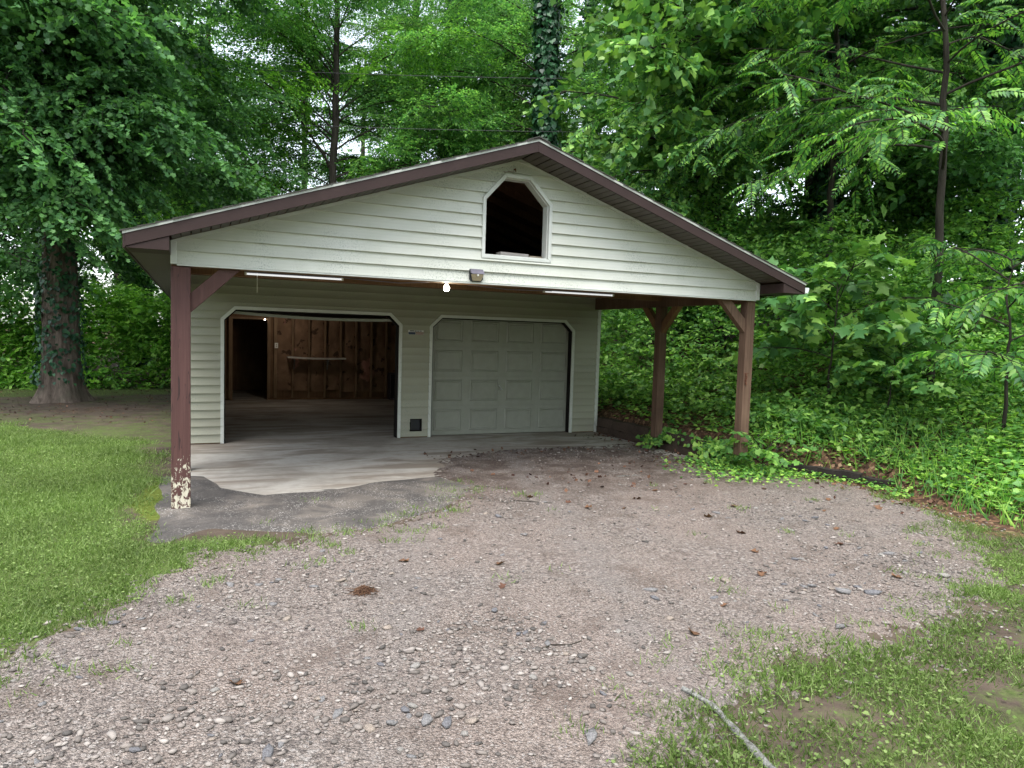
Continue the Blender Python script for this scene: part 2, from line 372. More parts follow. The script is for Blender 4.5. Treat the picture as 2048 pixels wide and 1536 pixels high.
LAWN = [(-12, 8.0), (-2.9, 7.4), (-1.5, 5.6), (-.55, 4.6), (-.32, 1.54), (-.43, .32), (-.3, -.69), (-.12, -1.15), (.35, -1.15), (.8, -1.3), (.3, -1.55), (-.1, -2.25), (-.53, -2.69), (-.85, -3.35), (-1.7, -5.2), (-4, -9), (-14, -9)]
MOSS = [(-.40, .3), (-.22, 1.5), (.02, 1.5), (.22, .34), (.17, -.08), (-.17, -.37)]
FRONTG = [(1.9, -9), (2.1, -5.3), (2.77, -4.9), (3.32, -4.74), (3.96, -4.7), (4.63, -4.71), (5.38, -4.43), (6.6, -3.7), (7.5, -2.9), (9.5, -3.6), (11, -9)]
FARL = [(-14, 12.8), (-3.9, 12.4), (-.1, 13.0), (-.1, 17), (-14, 17)]
gx = np.concatenate([-np.geomspace(420, 7.2, 26), np.arange(-7, 13, .085), np.geomspace(13.2, 420, 26)])
gy = np.concatenate([-np.geomspace(420, 7.7, 24), np.arange(-7.5, 18, .1), np.geomspace(18.3, 420, 26)])
GX, GY = np.meshgrid(gx, gy); GZ = ground(GX, GY)
nx, ny = len(gx), len(gy)
idx = np.arange(nx*ny).reshape(ny, nx)
Fq = np.stack([idx[:-1, :-1], idx[:-1, 1:], idx[1:, 1:], idx[1:, :-1]], -1).reshape(-1, 4)
def wood_floor(x, y): return (y > 5) | (x > 8)
me = npmesh('ground', np.stack([GX, GY, GZ], -1).reshape(-1, 3), Fq, 'soil', True)
R = np.clip(.5+poly_sd(GX, GY, LAWN)*1.2, 0, 1); R = np.maximum(R, np.clip(.30+poly_sd(GX, GY, FRONTG)*.2, 0, .50)); R = np.maximum(R, .62*np.clip(.5+poly_sd(GX, GY, FARL), 0, 1))
R = np.where((GY < -9) & (np.abs(GX) > 4), 1., R)
R = np.maximum(R, np.where((GX < -.1) & (GY > 4) & (GY < 13), .40+.18*fnoise(GX, GY, .9, 3, 12), 0))
Gm = np.clip(.55+poly_sd(GX, GY, MOSS)*2.5, 0, 1)
dd = GX-edge(GY); Bm = np.where((dd > -.5) & (GY > -3.5), 1., 0); Bm = np.maximum(Bm, np.clip((GY-5.2)/1.5, 0, 1)*np.where(R > .3, .2, .40)); Bm = np.where(GY > 16, 1, Bm)
ca = me.color_attributes.new('cover', 'FLOAT_COLOR', 'POINT')
ca.data.foreach_set('color', np.stack([R, Gm, Bm, np.ones_like(R)], -1).astype(np.float32).ravel())
tag(link('ground', me), kind='structure')

def sheet(name, poly, mat, lift, step, wob, sub=.085):
    P = np.array(poly); x = np.arange(P[:, 0].min()-.3, P[:, 0].max()+.3, step); y = np.arange(max(-9, P[:, 1].min()-.3), P[:, 1].max()+.3, step)
    X, Y = np.meshgrid(x, y); s = poly_sd(X, Y, poly)+wob*fnoise(X, Y, 3.2 if name[0] == 'g' else 1.6, 4 if name[0] == 'g' else 3, 9)
    base = np.maximum(ground(X, Y), np.where((X > 0) & (X < 7.3) & (Y > .3), SLAB, -9))
    Z = base+np.clip(s*sub, -.07, lift)
    if name == 'gravel_driveway':
        Z = Z+.010*fnoise(X, Y, 5, 3, 4)+.016*fnoise(X, Y, 1.4, 3, 6)
        for (x0, x1, y0, y1) in ((2.9, 3.3, -2.4, -.2), (3.7, 4.2, -2.6, -.3)):   # shallow tyre ruts
            t = np.clip((Y-y0)/(y1-y0), 0, 1); Z = Z-.011*np.exp(-((X-(x0+(x1-x0)*t))/.09)**2)*((Y > y0) & (Y < y1))
    Z = Z+np.where((np.abs(s) < .35) & (name[0] == 'g'), np.random.RandomState(8).normal(0, .011, X.shape)*np.clip(1-np.abs(s)/.35, 0, 1), 0)
    keep = s > -.45; id2 = np.arange(X.size).reshape(X.shape)
    q = np.stack([id2[:-1, :-1], id2[:-1, 1:], id2[1:, 1:], id2[1:, :-1]], -1).reshape(-1, 4)
    q = q[keep.ravel()[q].all(1)]
    u, inv = np.unique(q, return_inverse=True); V = np.stack([X.ravel()[u], Y.ravel()[u], Z.ravel()[u]], -1)
    o = tag(link(name, npmesh(name, V, inv.reshape(-1, 4), mat, True)), kind='structure'); return o
drive = sheet('gravel_driveway', DRIVE, 'gravel', .022, .04, .16)
sheet('dirt_apron', APRON, 'apron', .014, .06, .14)
def drive_z(x, y):
    s = poly_sd(x, y, DRIVE)+.16*fnoise(x, y, 3.2, 4, 9)
    base = np.maximum(ground(x, y), np.where((x > 0) & (x < 7.3) & (y > .3), SLAB, -9))
    return base+np.clip(s*.085, -.07, .022)+.010*fnoise(x, y, 5, 3, 4)+.016*fnoise(x, y, 1.4, 3, 6), s
slab = tag(obj('concrete_slab', MB().box(.02, 7.33, .22, YE-.05, -.30, SLAB), 'concrete', bevel=.012), kind='structure')
# ------------------------------------------------------------------ garage
G = thing('garage', 'cream sided two bay garage with brown trimmed gable carport', 'garage')
C5 = .127; ZB = 2.3055; SL = 1/3.
def fb(x): return 2.400+(min(x, W-x)+.35)*SL          # lower edge of the rake board
SOF = .016
def boards(name, Y, z0, z1, xl, xr, holes, mat, lip=.027, course=C5, parent=G):
    def intervals(z):
        iv = [(xl(z), xr(z))] if xr(z) > xl(z)+.01 else []
        for h in holes:
            xs = []
            for i in range(len(h)):
                a, b = h[i], h[(i+1) % len(h)]
                if (a[1] > z) != (b[1] > z): xs.append(a[0]+(b[0]-a[0])*(z-a[1])/(b[1]-a[1]))
            if len(xs) == 2:
                lo, hi = min(xs), max(xs); nv = []
                for a, b in iv:
                    if hi <= a or lo >= b: nv.append((a, b)); continue
                    if lo > a+.004: nv.append((a, lo))
                    if hi < b-.004: nv.append((hi, b))
                iv = nv
        return iv
    brk = sorted({p[1] for h in holes for p in h} | set(xl.brk))
    z = z0; k = 0
    while z < z1-.01:
        zt = min(z+course, z1); zs = [z]+[b for b in brk if z+.004 < b < zt-.004]+[zt]
        cells = []
        for a, b in zip(zs[:-1], zs[1:]):
            Ia, Ib = intervals(a+1e-4), intervals(b-1e-4)
            if len(Ia) == len(Ib): row = [(i[0], i[1], j[0], j[1]) for i, j in zip(Ia, Ib)]
            elif len(Ia) > len(Ib): row = [(i[0], i[1], (i[0]+i[1])/2-.002, (i[0]+i[1])/2+.002) for i in Ia] if not Ib else []
            else: row = []
            cells.append((a, b, row))
        groups = []
        for a, b, row in cells:
            for (p, q, r, s) in row:
                g = next((g for g in groups if any(abs(c[1]-a) < 1e-6 and min(c[5], q) > max(c[4], p)+.01 for c in g)), None)
                c = (a, b, p, q, r, s)
                if g is None: groups.append([c])
                else: g.append(c)
        def yy(h): return Y-.004-lip*max(0., 1-(h-z)/course)**1.8
        for g in groups:
            mb = MB()
            for a, b, p, q, r, s in g:
                cut = [a]+[c for c in (z+course*.22, z+course*.48, z+course*.75) if a+.004 < c < b-.004]+[b]
                for c, d in zip(cut[:-1], cut[1:]):
                    fc, fd = (c-a)/(b-a), (d-a)/(b-a); p1, q1, p2, q2 = p+(r-p)*fc, q+(s-q)*fc, p+(r-p)*fd, q+(s-q)*fd
                    mb.quad((p1, yy(c), c), (q1, yy(c), c), (q2, yy(d), d), (p2, yy(d), d))
                    mb.quad((p1, Y, c), (p1, yy(c), c), (p2, yy(d), d), (p2, Y, d)); mb.quad((q1, yy(c), c), (q1, Y, c), (q2, Y, d), (q2, yy(d), d))
                if a == z: mb.quad((p, Y, a), (q, Y, a), (q, yy(a), a), (p, yy(a), a))
            obj(name, mb, mat, parent)
        z = zt; k += 1
class Lin:
    def __init__(s, f, brk=()): s.f = f; s.brk = brk
    def __call__(s, z): return s.f(z)
# gable front over the carport
GT = fb(W/2)+SOF
GWIN = [(3.21, 2.625), (4.02, 2.625), (4.02, 3.255), (3.755, 3.525), (3.455, 3.525), (3.21, 3.255)]
gl = Lin(lambda z: max(.05, (z-SOF-2.400)/SL-.35), (fb(.05)+SOF,)); gr = Lin(lambda z: W-gl(z))
boards('siding_board', 0, ZB+.004, GT, gl, gr, [GWIN], 'siding')
def sheath(Y0, Y1, outline, hole_list, name, mat):   # solid wall with openings: triangulated fill between loops
    bm = bmesh.new(); es = []
    for loop in [outline]+hole_list:
        vs = [bm.verts.new((x, Y0, z)) for x, z in loop]
        es += [bm.edges.new((vs[i], vs[(i+1) % len(vs)])) for i in range(len(vs))]
    bmesh.ops.triangle_fill(bm, use_beauty=True, edges=es)
    r = bmesh.ops.extrude_face_region(bm, geom=bm.faces[:])
    for v in r['geom']:
        if isinstance(v, bmesh.types.BMVert): v.co.y = Y1
    bmesh.ops.recalc_face_normals(bm, faces=bm.faces)
    me = bpy.data.meshes.new(name); bm.to_mesh(me); bm.free(); me.materials.append(M[mat]); return link(name, me, G)
sheath(0.001, .03, [(0.01, ZB+.01), (W-.01, ZB+.01), (W-.01, fb(0)+SOF+.01), (W/2, GT+.01), (.01, fb(0)+SOF+.01)], [GWIN], 'gable_sheathing', 'raw_wood')
def grow_poly(p, d, c):   # push polygon outward from its centre by about d
    out = []
    n = len(p)
    for i in range(n):
        a, b, e = Vector(p[i-1]), Vector(p[i]), Vector(p[(i+1) % n])
        n1 = Vector(((b-a).y, -(b-a).x)).normalized(); n2 = Vector(((e-b).y, -(e-b).x)).normalized()
        q = (n1+n2); q = q/(1+n1.dot(n2)); out.append((b.x+q.x*d, b.y+q.y*d))
    return out
gw = obj('window_frame', MB().ring(grow_poly(GWIN, .035, 0), grow_poly(GWIN, -.006, 0), -.034, .004), 'trim', G, .003)
obj('reveal', MB().ring(grow_poly(GWIN, .0, 0), grow_poly(GWIN, -.016, 0), .006, .12), 'trim', gw)
for s in (0, 1):   # corner posts of the gable siding and the bottom starter trim
    x0 = -.005 if s == 0 else W-.05
    obj('corner_trim', MB().box(x0, x0+.055, -.028, .032, ZB, fb(0)+SOF-.01), 'trim', G, .003)
obj('starter_strip', MB().box(.051, W-.051, -.026, .035, ZB-.012, ZB+.003), 'trim', G)
for s in (0, 1):
    a, b = (.0, W/2) if s == 0 else (W, W/2)
    z0, z1 = fb(0)+SOF, GT
    obj('frieze_trim', MB().prism([(a, z0-.034), (b, z1-.034), (b, z1-.004), (a, z0-.004)], -.026, -.002), 'trim', G)
# rake boards, drip edges, returns
EW, RY = .35, -.45
zt_e = 2.400
for s in (0, 1):
    X = (lambda x: x) if s == 0 else (lambda x: W-x)
    f = obj('rake_board', MB().prism([(X(-EW), zt_e), (X(W/2), fb(W/2)), (X(W/2), fb(W/2)+.118), (X(-EW), zt_e+.118)], RY-.022, RY), 'fascia', G, .002)
    obj('drip_edge', MB().prism([(X(-EW-.02), zt_e+.112-.007), (X(W/2), fb(W/2)+.112), (X(W/2), fb(W/2)+.138), (X(-EW-.02), zt_e+.138-.007)], RY-.030, RY-.0225), 'drip_edge', f)
    obj('eave_return', MB().prism([(X(-EW+.002), zt_e-.012), (X(-.0), zt_e-.012), (X(-.0), fb(0)-.002), (X(-EW+.002), zt_e-.002)], RY-.012, -.029), 'fascia', G, .002)
    ef = obj('eave_fascia', MB().box(*sorted((X(-EW-.018), X(-EW-.001))), RY-.02, YE+.3, zt_e-.014, zt_e+.112), 'fascia', G)
    # level eave soffit, ribbed
    mb = MB(); y = .0
    while y < YE+.2:
        mb.box(*sorted((X(-EW), X(-.012))), y, y+.092, zt_e+.0, zt_e+.012); mb.box(*sorted((X(-EW), X(-.012))), y+.0921, y+.0999, zt_e+.006, zt_e+.013); y += .1
    obj('eave_soffit', mb, 'soffit', G)
    # sloped rake soffit panels
    n = 21; L = W/2-.012
    for i in range(n):
        x0 = .012+L*i/n; x1 = .012+L*(i+1)/n-.014; z0, z1 = fb(x0)+SOF, fb(x1)+SOF
        xm = (x0+x1)/2; zm = fb(xm)+SOF; mb = MB()
        for xa, xb in ((x0, xm-.005), (xm+.004, x1)):
            za, zb = fb(xa)+SOF, fb(xb)+SOF
            mb.prism([(X(xa), za), (X(xb), zb), (X(xb), zb+.006), (X(xa), za+.006)], RY+.001, -.0285)
        obj('soffit_panel', mb, 'soffit', G)
    obj('soffit_backing', MB().prism([(X(.0), fb(0)+SOF+.018), (X(W/2), GT+.018), (X(W/2), GT+.024), (X(0.), fb(0)+SOF+.024)], RY+.002, .0), 'dark_gap', G)
    # roof deck, shingle courses
    zd = .119
    obj('roof_deck', MB().prism([(X(-EW-.015), zt_e+zd-.005), (X(W/2), fb(W/2)+zd), (X(W/2), fb(W/2)+zd+.015), (X(-EW-.015), zt_e+zd+.010)], RY+.0, YE+.3), 'raw_wood', G)
    nsh = 29; L = W/2+EW+.04
    for i in range(nsh):
        xa = -EW-.04+L*i/nsh; xb = -EW-.04+L*(i+1)/nsh+.02
        za, zb = zt_e+(xa+EW)*SL+zd+.017, zt_e+(xb+EW)*SL+zd+.017
        if i == nsh-1: xb = W/2; zb = fb(W/2)+zd+.017
        jit = random.uniform(-.012, .006)
        obj('shingle_course', MB().prism([(X(xa), za), (X(xb), zb), (X(xb), zb+.004), (X(xa), za+.014)], RY-.036+jit, YE+.3), 'shingle', G)
obj('ridge_cap', MB().prism([(W/2-.13, fb(W/2)+.119-.012), (W/2, fb(W/2)+.119+.034), (W/2+.13, fb(W/2)+.119-.012), (W/2+.13, fb(W/2)+.119-.004+.004), (W/2, fb(W/2)+.119+.046), (W/2-.13, fb(W/2)+.119+.0)], RY-.04, YE+.3), 'shingle', G)
gt = obj('gutter', MB().prism([(W+EW+.02, 2.40), (W+EW+.07, 2.40), (W+EW+.09, 2.43), (W+EW+.095, 2.475), (W+EW+.02, 2.475)], RY-.02, YE), 'gutter_white', G, .004)
# front header beam, side beams, carport ceiling
obj('header_beam', MB().box(.0, W, .036, .15, 2.289, 2.47), 'raw_wood', G, .004)
for s in (0, 1):
    x = .01 if s == 0 else W-.125
    obj('side_beam', MB().box(x, x+.115, .151, D-.03, 2.262, 2.47), 'raw_wood' if s == 0 else 'weathered_post', G, .004)
obj('ceiling_panel', MB().box(.0, W, .155, YE, 2.56, 2.58), 'raw_wood', G)
obj('cross_beam', MB().box(.126, W-.126, 2.02, 2.155, 2.36, 2.474), 'raw_wood', G, .004)
for i in range(7):
    y = .62+i*.55
    obj('ceiling_joist', MB().box(.13, W-.13, y, y+.04, 2.475, 2.559), 'raw_wood', G)
for i in range(7):     # attic rafters seen through the gable opening
    for s in (0, 1):
        X = (lambda x: x) if s == 0 else (lambda x: W-x); y = .12+i*.6
        obj('rafter', MB().prism([(X(.2), fb(.2)+.02), (X(W/2-.02), fb(W/2-.02)+.02), (X(W/2-.02), fb(W/2)+.14), (X(.2), fb(.2)+.14)], y, y+.04), 'raw_wood', G)
# posts and knee braces
p = obj('post', MB().box(-.002, .172, .0, .172, -.10, 2.288), 'peeling_post', G, .006)
for (xa, ya, zb, mt) in ((.012, 1.98, -.12, 'brown_paint'), (W-.15, 2.02, .12, 'weathered_post'), (W-.148, .03, .15, 'weathered_post')):
    q = obj('post', MB().box(xa, xa+.142, ya, ya+.142, zb, 2.288 if ya < .5 else 2.262), mt, G, .006)
def brace(a, b, u, wdt, thk, mat):   # from post point a to beam point b; u = thickness axis
    a, b, u = Vector(a), Vector(b), Vector(u); d = (b-a).normalized(); n = d.cross(u).normalized()
    up = Vector((0, 0, 1)); h = Vector((d.x, d.y, 0)).normalized()
    # plumb cut on the post, level cut under the beam
    t = wdt/2
    a1, a2 = a+up*t*1.42, a-up*t*1.42; b1, b2 = b-h*t*1.42, b+h*t*1.42
    o = u*thk/2
    obj('knee_brace', MB().hexa([a2-o, b2-o, b2+o, a2+o, a1-o, b1-o, b1+o, a1+o]), mat, G, .003)
brace((.173, .086, 1.945), (.53, .086, 2.288), (0, 1, 0), .135, .10, 'brown_paint')
brace((W-.149, .10, 1.945), (W-.50, .10, 2.288), (0, 1, 0), .13, .09, 'weathered_post')
for s in (-1, 1):
    y = 2.091+s*.072
    brace((W-.079, y, 1.92), (W-.079, y+s*.345, 2.261), (1, 0, 0), .12, .09, 'raw_wood')
    brace((.083, y, 1.92), (.083, y+s*.345, 2.261), (1, 0, 0), .12, .09, 'raw_wood')
# front wall of the garage
def opening(x0, x1): return [(x0, SLAB-.01), (x1, SLAB-.01), (x1, 1.835), (x1-.17, 1.999), (x0+.17, 1.999), (x0, 1.835)]
O1, O2 = opening(.611, 3.362), opening(3.942, 6.686)
HATCH = [(3.575, .03), (3.785, .03), (3.785, .245), (3.575, .245)]
wt = 2.56
wl = Lin(lambda z: .04); wr = Lin(lambda z: W-.04)
boards('siding_board', D, SLAB+.02, wt, wl, wr, [grow_poly(O1, .02, 0), grow_poly(O2, .02, 0), HATCH], 'siding_shade')
sheath(D+.001, D+.10, [(.0, SLAB+.001), (.0, wt), (W, wt), (W, SLAB+.001), (6.686, SLAB+.001)]+[q for q in reversed(opening(3.942, 6.686)[2:])][::-1][::1] and
       [(0, SLAB+.001)]+[(.611, SLAB+.001), (.611, 1.835), (.781, 1.999), (3.192, 1.999), (3.362, 1.835), (3.362, SLAB+.001),
        (3.942, SLAB+.001), (3.942, 1.835), (4.112, 1.999), (6.516, 1.999), (6.686, 1.835), (6.686, SLAB+.001), (W, SLAB+.001), (W, wt), (0, wt)], [HATCH], 'front_wall', 'raw_wood')
for O in (O1, O2):
    out = grow_poly(O, .046, 0); inn = grow_poly(O, -.004, 0)
    order = [1, 2, 3, 4, 5, 0]
    oo = [out[i] for i in order]; ii = [inn[i] for i in order]
    oo[0] = (oo[0][0], SLAB+.003); oo[-1] = (oo[-1][0], SLAB+.003); ii[0] = (ii[0][0], SLAB+.003); ii[-1] = (ii[-1][0], SLAB+.003)
    obj('door_trim', MB().strip(oo, ii, D-.030, D-.001), 'trim', G)
    jo = [(x, z) for x, z in [grow_poly(O, -.006, 0)[i] for i in order]]; ji = [(x, z) for x, z in [grow_poly(O, -.022, 0)[i] for i in order]]
    jo[0] = (jo[0][0], SLAB+.004); jo[-1] = (jo[-1][0], SLAB+.004); ji[0] = (ji[0][0], SLAB+.004); ji[-1] = (ji[-1][0], SLAB+.004)
    obj('door_jamb', MB().strip(jo, ji, D+.0, D+.16), 'dark_gap', G)
for s in (0, 1):
    x0 = -.018 if s == 0 else W-.045
    obj('corner_trim', MB().box(x0, x0+.063, D-.028, D+.05, SLAB+.004, wt), 'trim', G, .004)
# side walls with lap boards, rear wall
for s in (0, 1):
    x0, x1 = (.0, .10) if s == 0 else (W-.10, W)
    obj('side_wall', MB().box(x0+.001, x1-.001, D+.101, YE, SLAB+.001, 2.47), 'stud_wood', G)
    z = SLAB+.02
    while z < 2.38:
        xo = -.004 if s == 0 else W+.004; sg = -1 if s == 0 else 1
        obj('siding_board', MB().hexa([(xo+sg*.016, D+.051, z), (xo+sg*.016, YE, z), (xo-sg*.003, YE, z), (xo-sg*.003, D+.051, z),
                                       (xo+sg*.001, D+.051, z+C5), (xo+sg*.001, YE, z+C5), (xo-sg*.003, YE, z+C5), (xo-sg*.003, D+.051, z+C5)]), 'siding', G)
        z += C5
obj('rear_wall', MB().prism([(0, SLAB), (W, SLAB), (W, 2.5), (W/2, fb(W/2)+.1), (0, 2.5)], YE+.002, YE+.12), 'siding', G)
# closed sectional door with raised panels
dx0, dx1, dz0, dz1, dy = 3.93, 6.70, SLAB+.012, 2.03, D+.105
gd = obj('garage_door', MB(), 'door_paint', G)
bpy.data.objects.remove(gd)
mb = MB(); nS = 4; hS = (dz1-dz0)/nS
for i in range(nS): mb.box(dx0, dx1, dy, dy+.04, dz0+i*hS+.003, dz0+(i+1)*hS-.003)
mb.box(dx0+.01, dx1-.01, dy+.006, dy+.03, dz0, dz1)
gd = obj('garage_door', mb, 'door_paint', G, .002)
pw = (dx1-dx0)/4
for i in range(4):
    for j in range(4):
        xa, xb = dx0+j*pw+.075, dx0+(j+1)*pw-.075; za, zb = dz0+i*hS+.075, dz0+(i+1)*hS-.065
        if j == 0: xa += .02
        R0 = [(xa, za), (xb, za), (xb, zb), (xa, zb)]
        R1 = grow_poly(R0, -.022, 0); R2 = grow_poly(R0, -.045, 0); R3 = grow_poly(R0, -.052, 0)
        mb = MB()
        for A, B, ya, yb in ((R0, R1, dy-.0005, dy-.014), (R1, R2, dy-.014, dy-.003), (R2, R3, dy-.003, dy-.011)):
            for k in range(4):
                l = (k+1) % 4; mb.quad((A[k][0], ya, A[k][1]), (A[l][0], ya, A[l][1]), (B[l][0], yb, B[l][1]), (B[k][0], yb, B[k][1]))
        mb.quad(*[(x, dy-.011, z) for x, z in R3])
        obj('door_panel', mb, 'door_paint', gd)
hx, hz = dx0+2*pw-.02, dz0+1.55*hS
obj('door_handle', MB().tube([(hx, dy-.012, hz), (hx, dy-.045, hz)], .012, 8).tube([(hx+.02, dy-.045, hz-.012), (hx-.05, dy-.045, hz+.075)], .008, 6).lathe([(0, 0), (.028, 0), (.028, .004), (0, .004)], (hx, dy-.016, hz-.002), 10), 'zinc', gd)
# raised door over the open bay, sagging front edge
mb = MB(); xs = np.linspace(.72, 3.28, 13)
def sag(x): return 1.985-.045*math.sin(math.pi*(x-.6)/2.9)-.012*(x-.7)
for a, b in zip(xs[:-1], xs[1:]):
    mb.hexa([(a, D+.12, sag(a)-.045), (b, D+.12, sag(b)-.045), (b, D+2.3, sag(b)+.10), (a, D+2.3, sag(a)+.10),
             (a, D+.12, sag(a)), (b, D+.12, sag(b)), (b, D+2.3, sag(b)+.145), (a, D+2.3, sag(a)+.145)])
obj('raised_door', mb, 'door_paint', G)
hf = obj('hatch_frame', MB().ring(HATCH, grow_poly(HATCH, -.012, 0), D-.024, D+.08), 'dark_gap', G)
obj('hatch_flap', MB().box(3.588, 3.772, D+.05, D+.058, .042, .233), 'black_plastic', hf)
# inside: framed back wall, batts, studs, doorway to a dark store room
obj('back_wall_sheathing', MB().box(.101, 1.02, YB+.06, YB+.08, SLAB, 2.555).box(1.90, W-.101, YB+.06, YB+.08, SLAB, 2.555).box(1.02, 1.90, YB+.06, YB+.08, 1.95, 2.555), 'raw_wood', G)
for x in (.86, .96, 1.90, 2.02): obj('stud', MB().box(x, x+.042, YB-.05, YB+.059, SLAB+.042, 2.5), 'stud_wood', G, .002)
df = obj('doorway_frame', MB().box(1.005, 1.05, YB-.045, YB+.10, SLAB, 1.94).box(1.87, 1.897, YB-.045, YB+.10, SLAB, 1.94).box(1.005, 1.897, YB-.045, YB+.10, 1.941, 1.99), 'stud_wood', G)
sx = [2.06+.405*i for i in range(13)]
for i, x in enumerate(sx):
    obj('stud', MB().box(x, x+.040, YB-.05+(i % 3)*.006, YB+.059, SLAB+.042, 2.5), 'stud_wood', G, .002)
obj('bottom_plate', MB().box(1.9, W-.11, YB-.03, YB+.059, SLAB+.001, SLAB+.041), 'raw_wood', G)
for i, x in enumerate(sx[:-1]):      # puffed paper-faced batts
    n, mz = 8, 26; mb = MB(); z0 = .12+random.uniform(-.02, .05); z1 = 2.48
    for a in range(mz+1):
        for b in range(n+1):
            u, v = b/n, a/mz; xx = x+.043+u*.357; zz = z0+(z1-z0)*v
            bulge = .030*math.sin(math.pi*u)**.6+.012*math.sin(zz*9+i*2.1)*math.sin(math.pi*u)+.012*math.sin(zz*17+u*6+i)+random.uniform(-.008, .008)
            mb.v.append((xx, YB+.055-bulge, zz))
    for a in range(mz):
        for b in range(n): k = a*(n+1)+b; mb.f.append((k, k+1, k+n+2, k+n+1))
    obj('insulation_batt', mb, 'insulation', G, smooth=True)
obj('interior_partition', MB().box(.101, W-.101, YE-.08, YE-.02, SLAB, 2.555), 'raw_wood', G)

m = NT('tube_glass'); b_ = m.pbr((.8, .8, .8), .4); b_.inputs['Emission Color'].default_value = (.95, .97, 1, 1); b_.inputs['Emission Strength'].default_value = .22; M['tube_glass'] = m.m
# ------------------------------------------------------------------ things on and in the garage
plain('shelf_paint', (.55, .52, .46), .7, .15, 8)
t = thing('wall_shelf', 'long sagging wooden shelf on brackets against the insulated back wall', 'shelf', (3.05, YB, 0))
def off(mb, dx=0, dy=0, dz=0): mb.v = [(x+dx, y+dy, z+dz) for x, y, z in mb.v]; return mb
mb = MB()
for i in range(8):
    a, b = -.72+i*.18, -.72+(i+1)*.18; s1, s2 = [-.02*math.sin(math.pi*(q+.72)/1.44) - .012*(q+.72) for q in (a, b)]
    mb.hexa([(a, -.36, 1.0+s1), (b, -.36, 1.0+s2), (b, -.055, 1.0+s2), (a, -.055, 1.0+s1), (a, -.36, 1.035+s1), (b, -.36, 1.035+s2), (b, -.055, 1.035+s2), (a, -.055, 1.035+s1)])
obj('board', mb, 'shelf_paint', t)
for x in (-.55, .28): obj('bracket', MB().box(x, x+.025, -.30, -.056, .945, .966).box(x, x+.025, -.081, -.056, .70, .944).hexa([(x, -.082, .74), (x+.025, -.082, .74), (x+.025, -.07, .76), (x, -.07, .76), (x, -.25, .943), (x+.025, -.25, .943), (x+.025, -.22, .944), (x, -.22, .944)]), 'grey_board', t)
t = thing('switch_box', 'cream electrical box on a stud beside the inner doorway', 'switch', (2.08, YB-.0515, 1.30))
obj('cover_plate', MB().box(-.04, .04, -.012, 0, -.065, .065), 'white_plastic', t, .003)
for z in (-.02, .02): obj('socket', MB().box(-.014, .014, -.016, -.0125, z-.013, z+.013), 'lens_plastic', t)
bx = thing('speaker_box', 'dark upright box standing by the insulated wall at right of open bay', 'box', (5.06, YB-.2, SLAB))
obj('case', MB().box(-.12, .12, -.11, .11, .003, .72), 'black_plastic', bx, .01); obj('front_rim', MB().ring([(-.11, .02), (.11, .02), (.11, .70), (-.11, .70)], [(-.09, .04), (.09, .04), (.09, .68), (-.09, .68)], -.118, -.111), 'grey_plastic', bx)
for i, (x, lb) in enumerate(((.775, 'white fluorescent tube fixture with a pull cord left of the bulb'), (4.94, 'white fluorescent tube fixture over the closed garage door'))):
    t = thing('tube_light', lb, 'light', (x, 1.935, 2.424), 'fluorescent fixtures under the carport')
    obj('housing', MB().prism([(0, .012), (1.22, .012), (1.22, -.012), (0, -.012)], -.05, .05), 'black_plastic', t)
    obj('hanger', MB().box(.1, .14, -.02, .084, .0125, .045).box(1.08, 1.12, -.02, .084, .0125, .045), 'raw_wood', t)
    for q in (.0, 1.195): obj('socket', MB().box(q, q+.025, -.018, .018, -.048, -.0125), 'white_plastic', t)
    obj('tube', MB().tube([(.026, 0, -.032), (1.194, 0, -.032)], .0125, 10), 'tube_glass' if 'tube_glass' in M else 'gutter_white', t, smooth=True)
    if i == 0: obj('pull_cord', MB().tube([(.15, .02, -.0125), (.151, .02, -.16), (.15, .021, -.26)], .004, 5), 'white_plastic', t)
# bare bulb on a cord under the header beam
m = NT('bulb_glow'); e = m.n('ShaderNodeEmission'); e.inputs[0].default_value = (1, .93, .78, 1); e.inputs[1].default_value = 12; m.t.links.new(e.outputs[0], m.out.inputs[0]); M['bulb_glow'] = m.m
t = thing('light_bulb', 'lit bare bulb hanging from a cord under the gable', 'bulb', (2.877, .30, 2.245))
obj('glass', MB().lathe([(0, -.037), (.018, -.033), (.031, -.018), (.035, 0), (.031, .018), (.020, .034), (.014, .045), (0, .045)], (0, 0, 0), 16), 'bulb_glow', t, smooth=True)
obj('lamp_socket', MB().lathe([(0, .046), (.019, .046), (.021, .09), (.012, .10), (0, .10)], (0, 0, 0), 12), 'grey_plastic', t)
obj('cord', MB().tube([(-1.6, -.13, .06), (-1.1, -.12, .035), (-.6, -.12, .02), (-.25, -.05, .05), (0, 0, .099), (.25, -.08, .05), (.7, -.13, .02), (1.3, -.135, .03)], .005, 5), 'grey_plastic', t)
pl = bpy.data.lights.new('bulb_lamp', 'POINT'); pl.energy = 2.5; pl.color = (1, .86, .62); pl.shadow_soft_size = .045
po = bpy.data.objects.new('bulb_lamp', pl); COL.objects.link(po); po.parent = t; po.location = (0, -.0, -.085)
t = thing('door_lamp', 'tiny lit lamp at the top right of the inner doorway', 'lamp', (1.80, YB-.06, 1.955))
obj('lamp_base', MB().box(-.025, .025, -.012, .012, .0, .03), 'grey_plastic', t, .003)
obj('lamp_glass', MB().lathe([(0, -.024), (.010, -.020), (.014, -.010), (.012, 0), (0, 0)], (0, 0, 0), 10), 'bulb_glow', t, smooth=True)
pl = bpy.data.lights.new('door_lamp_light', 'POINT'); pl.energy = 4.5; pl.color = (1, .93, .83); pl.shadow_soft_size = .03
po = bpy.data.objects.new('door_lamp_light', pl); COL.objects.link(po); po.parent = t; po.location = (0.3, -1.3, .1)
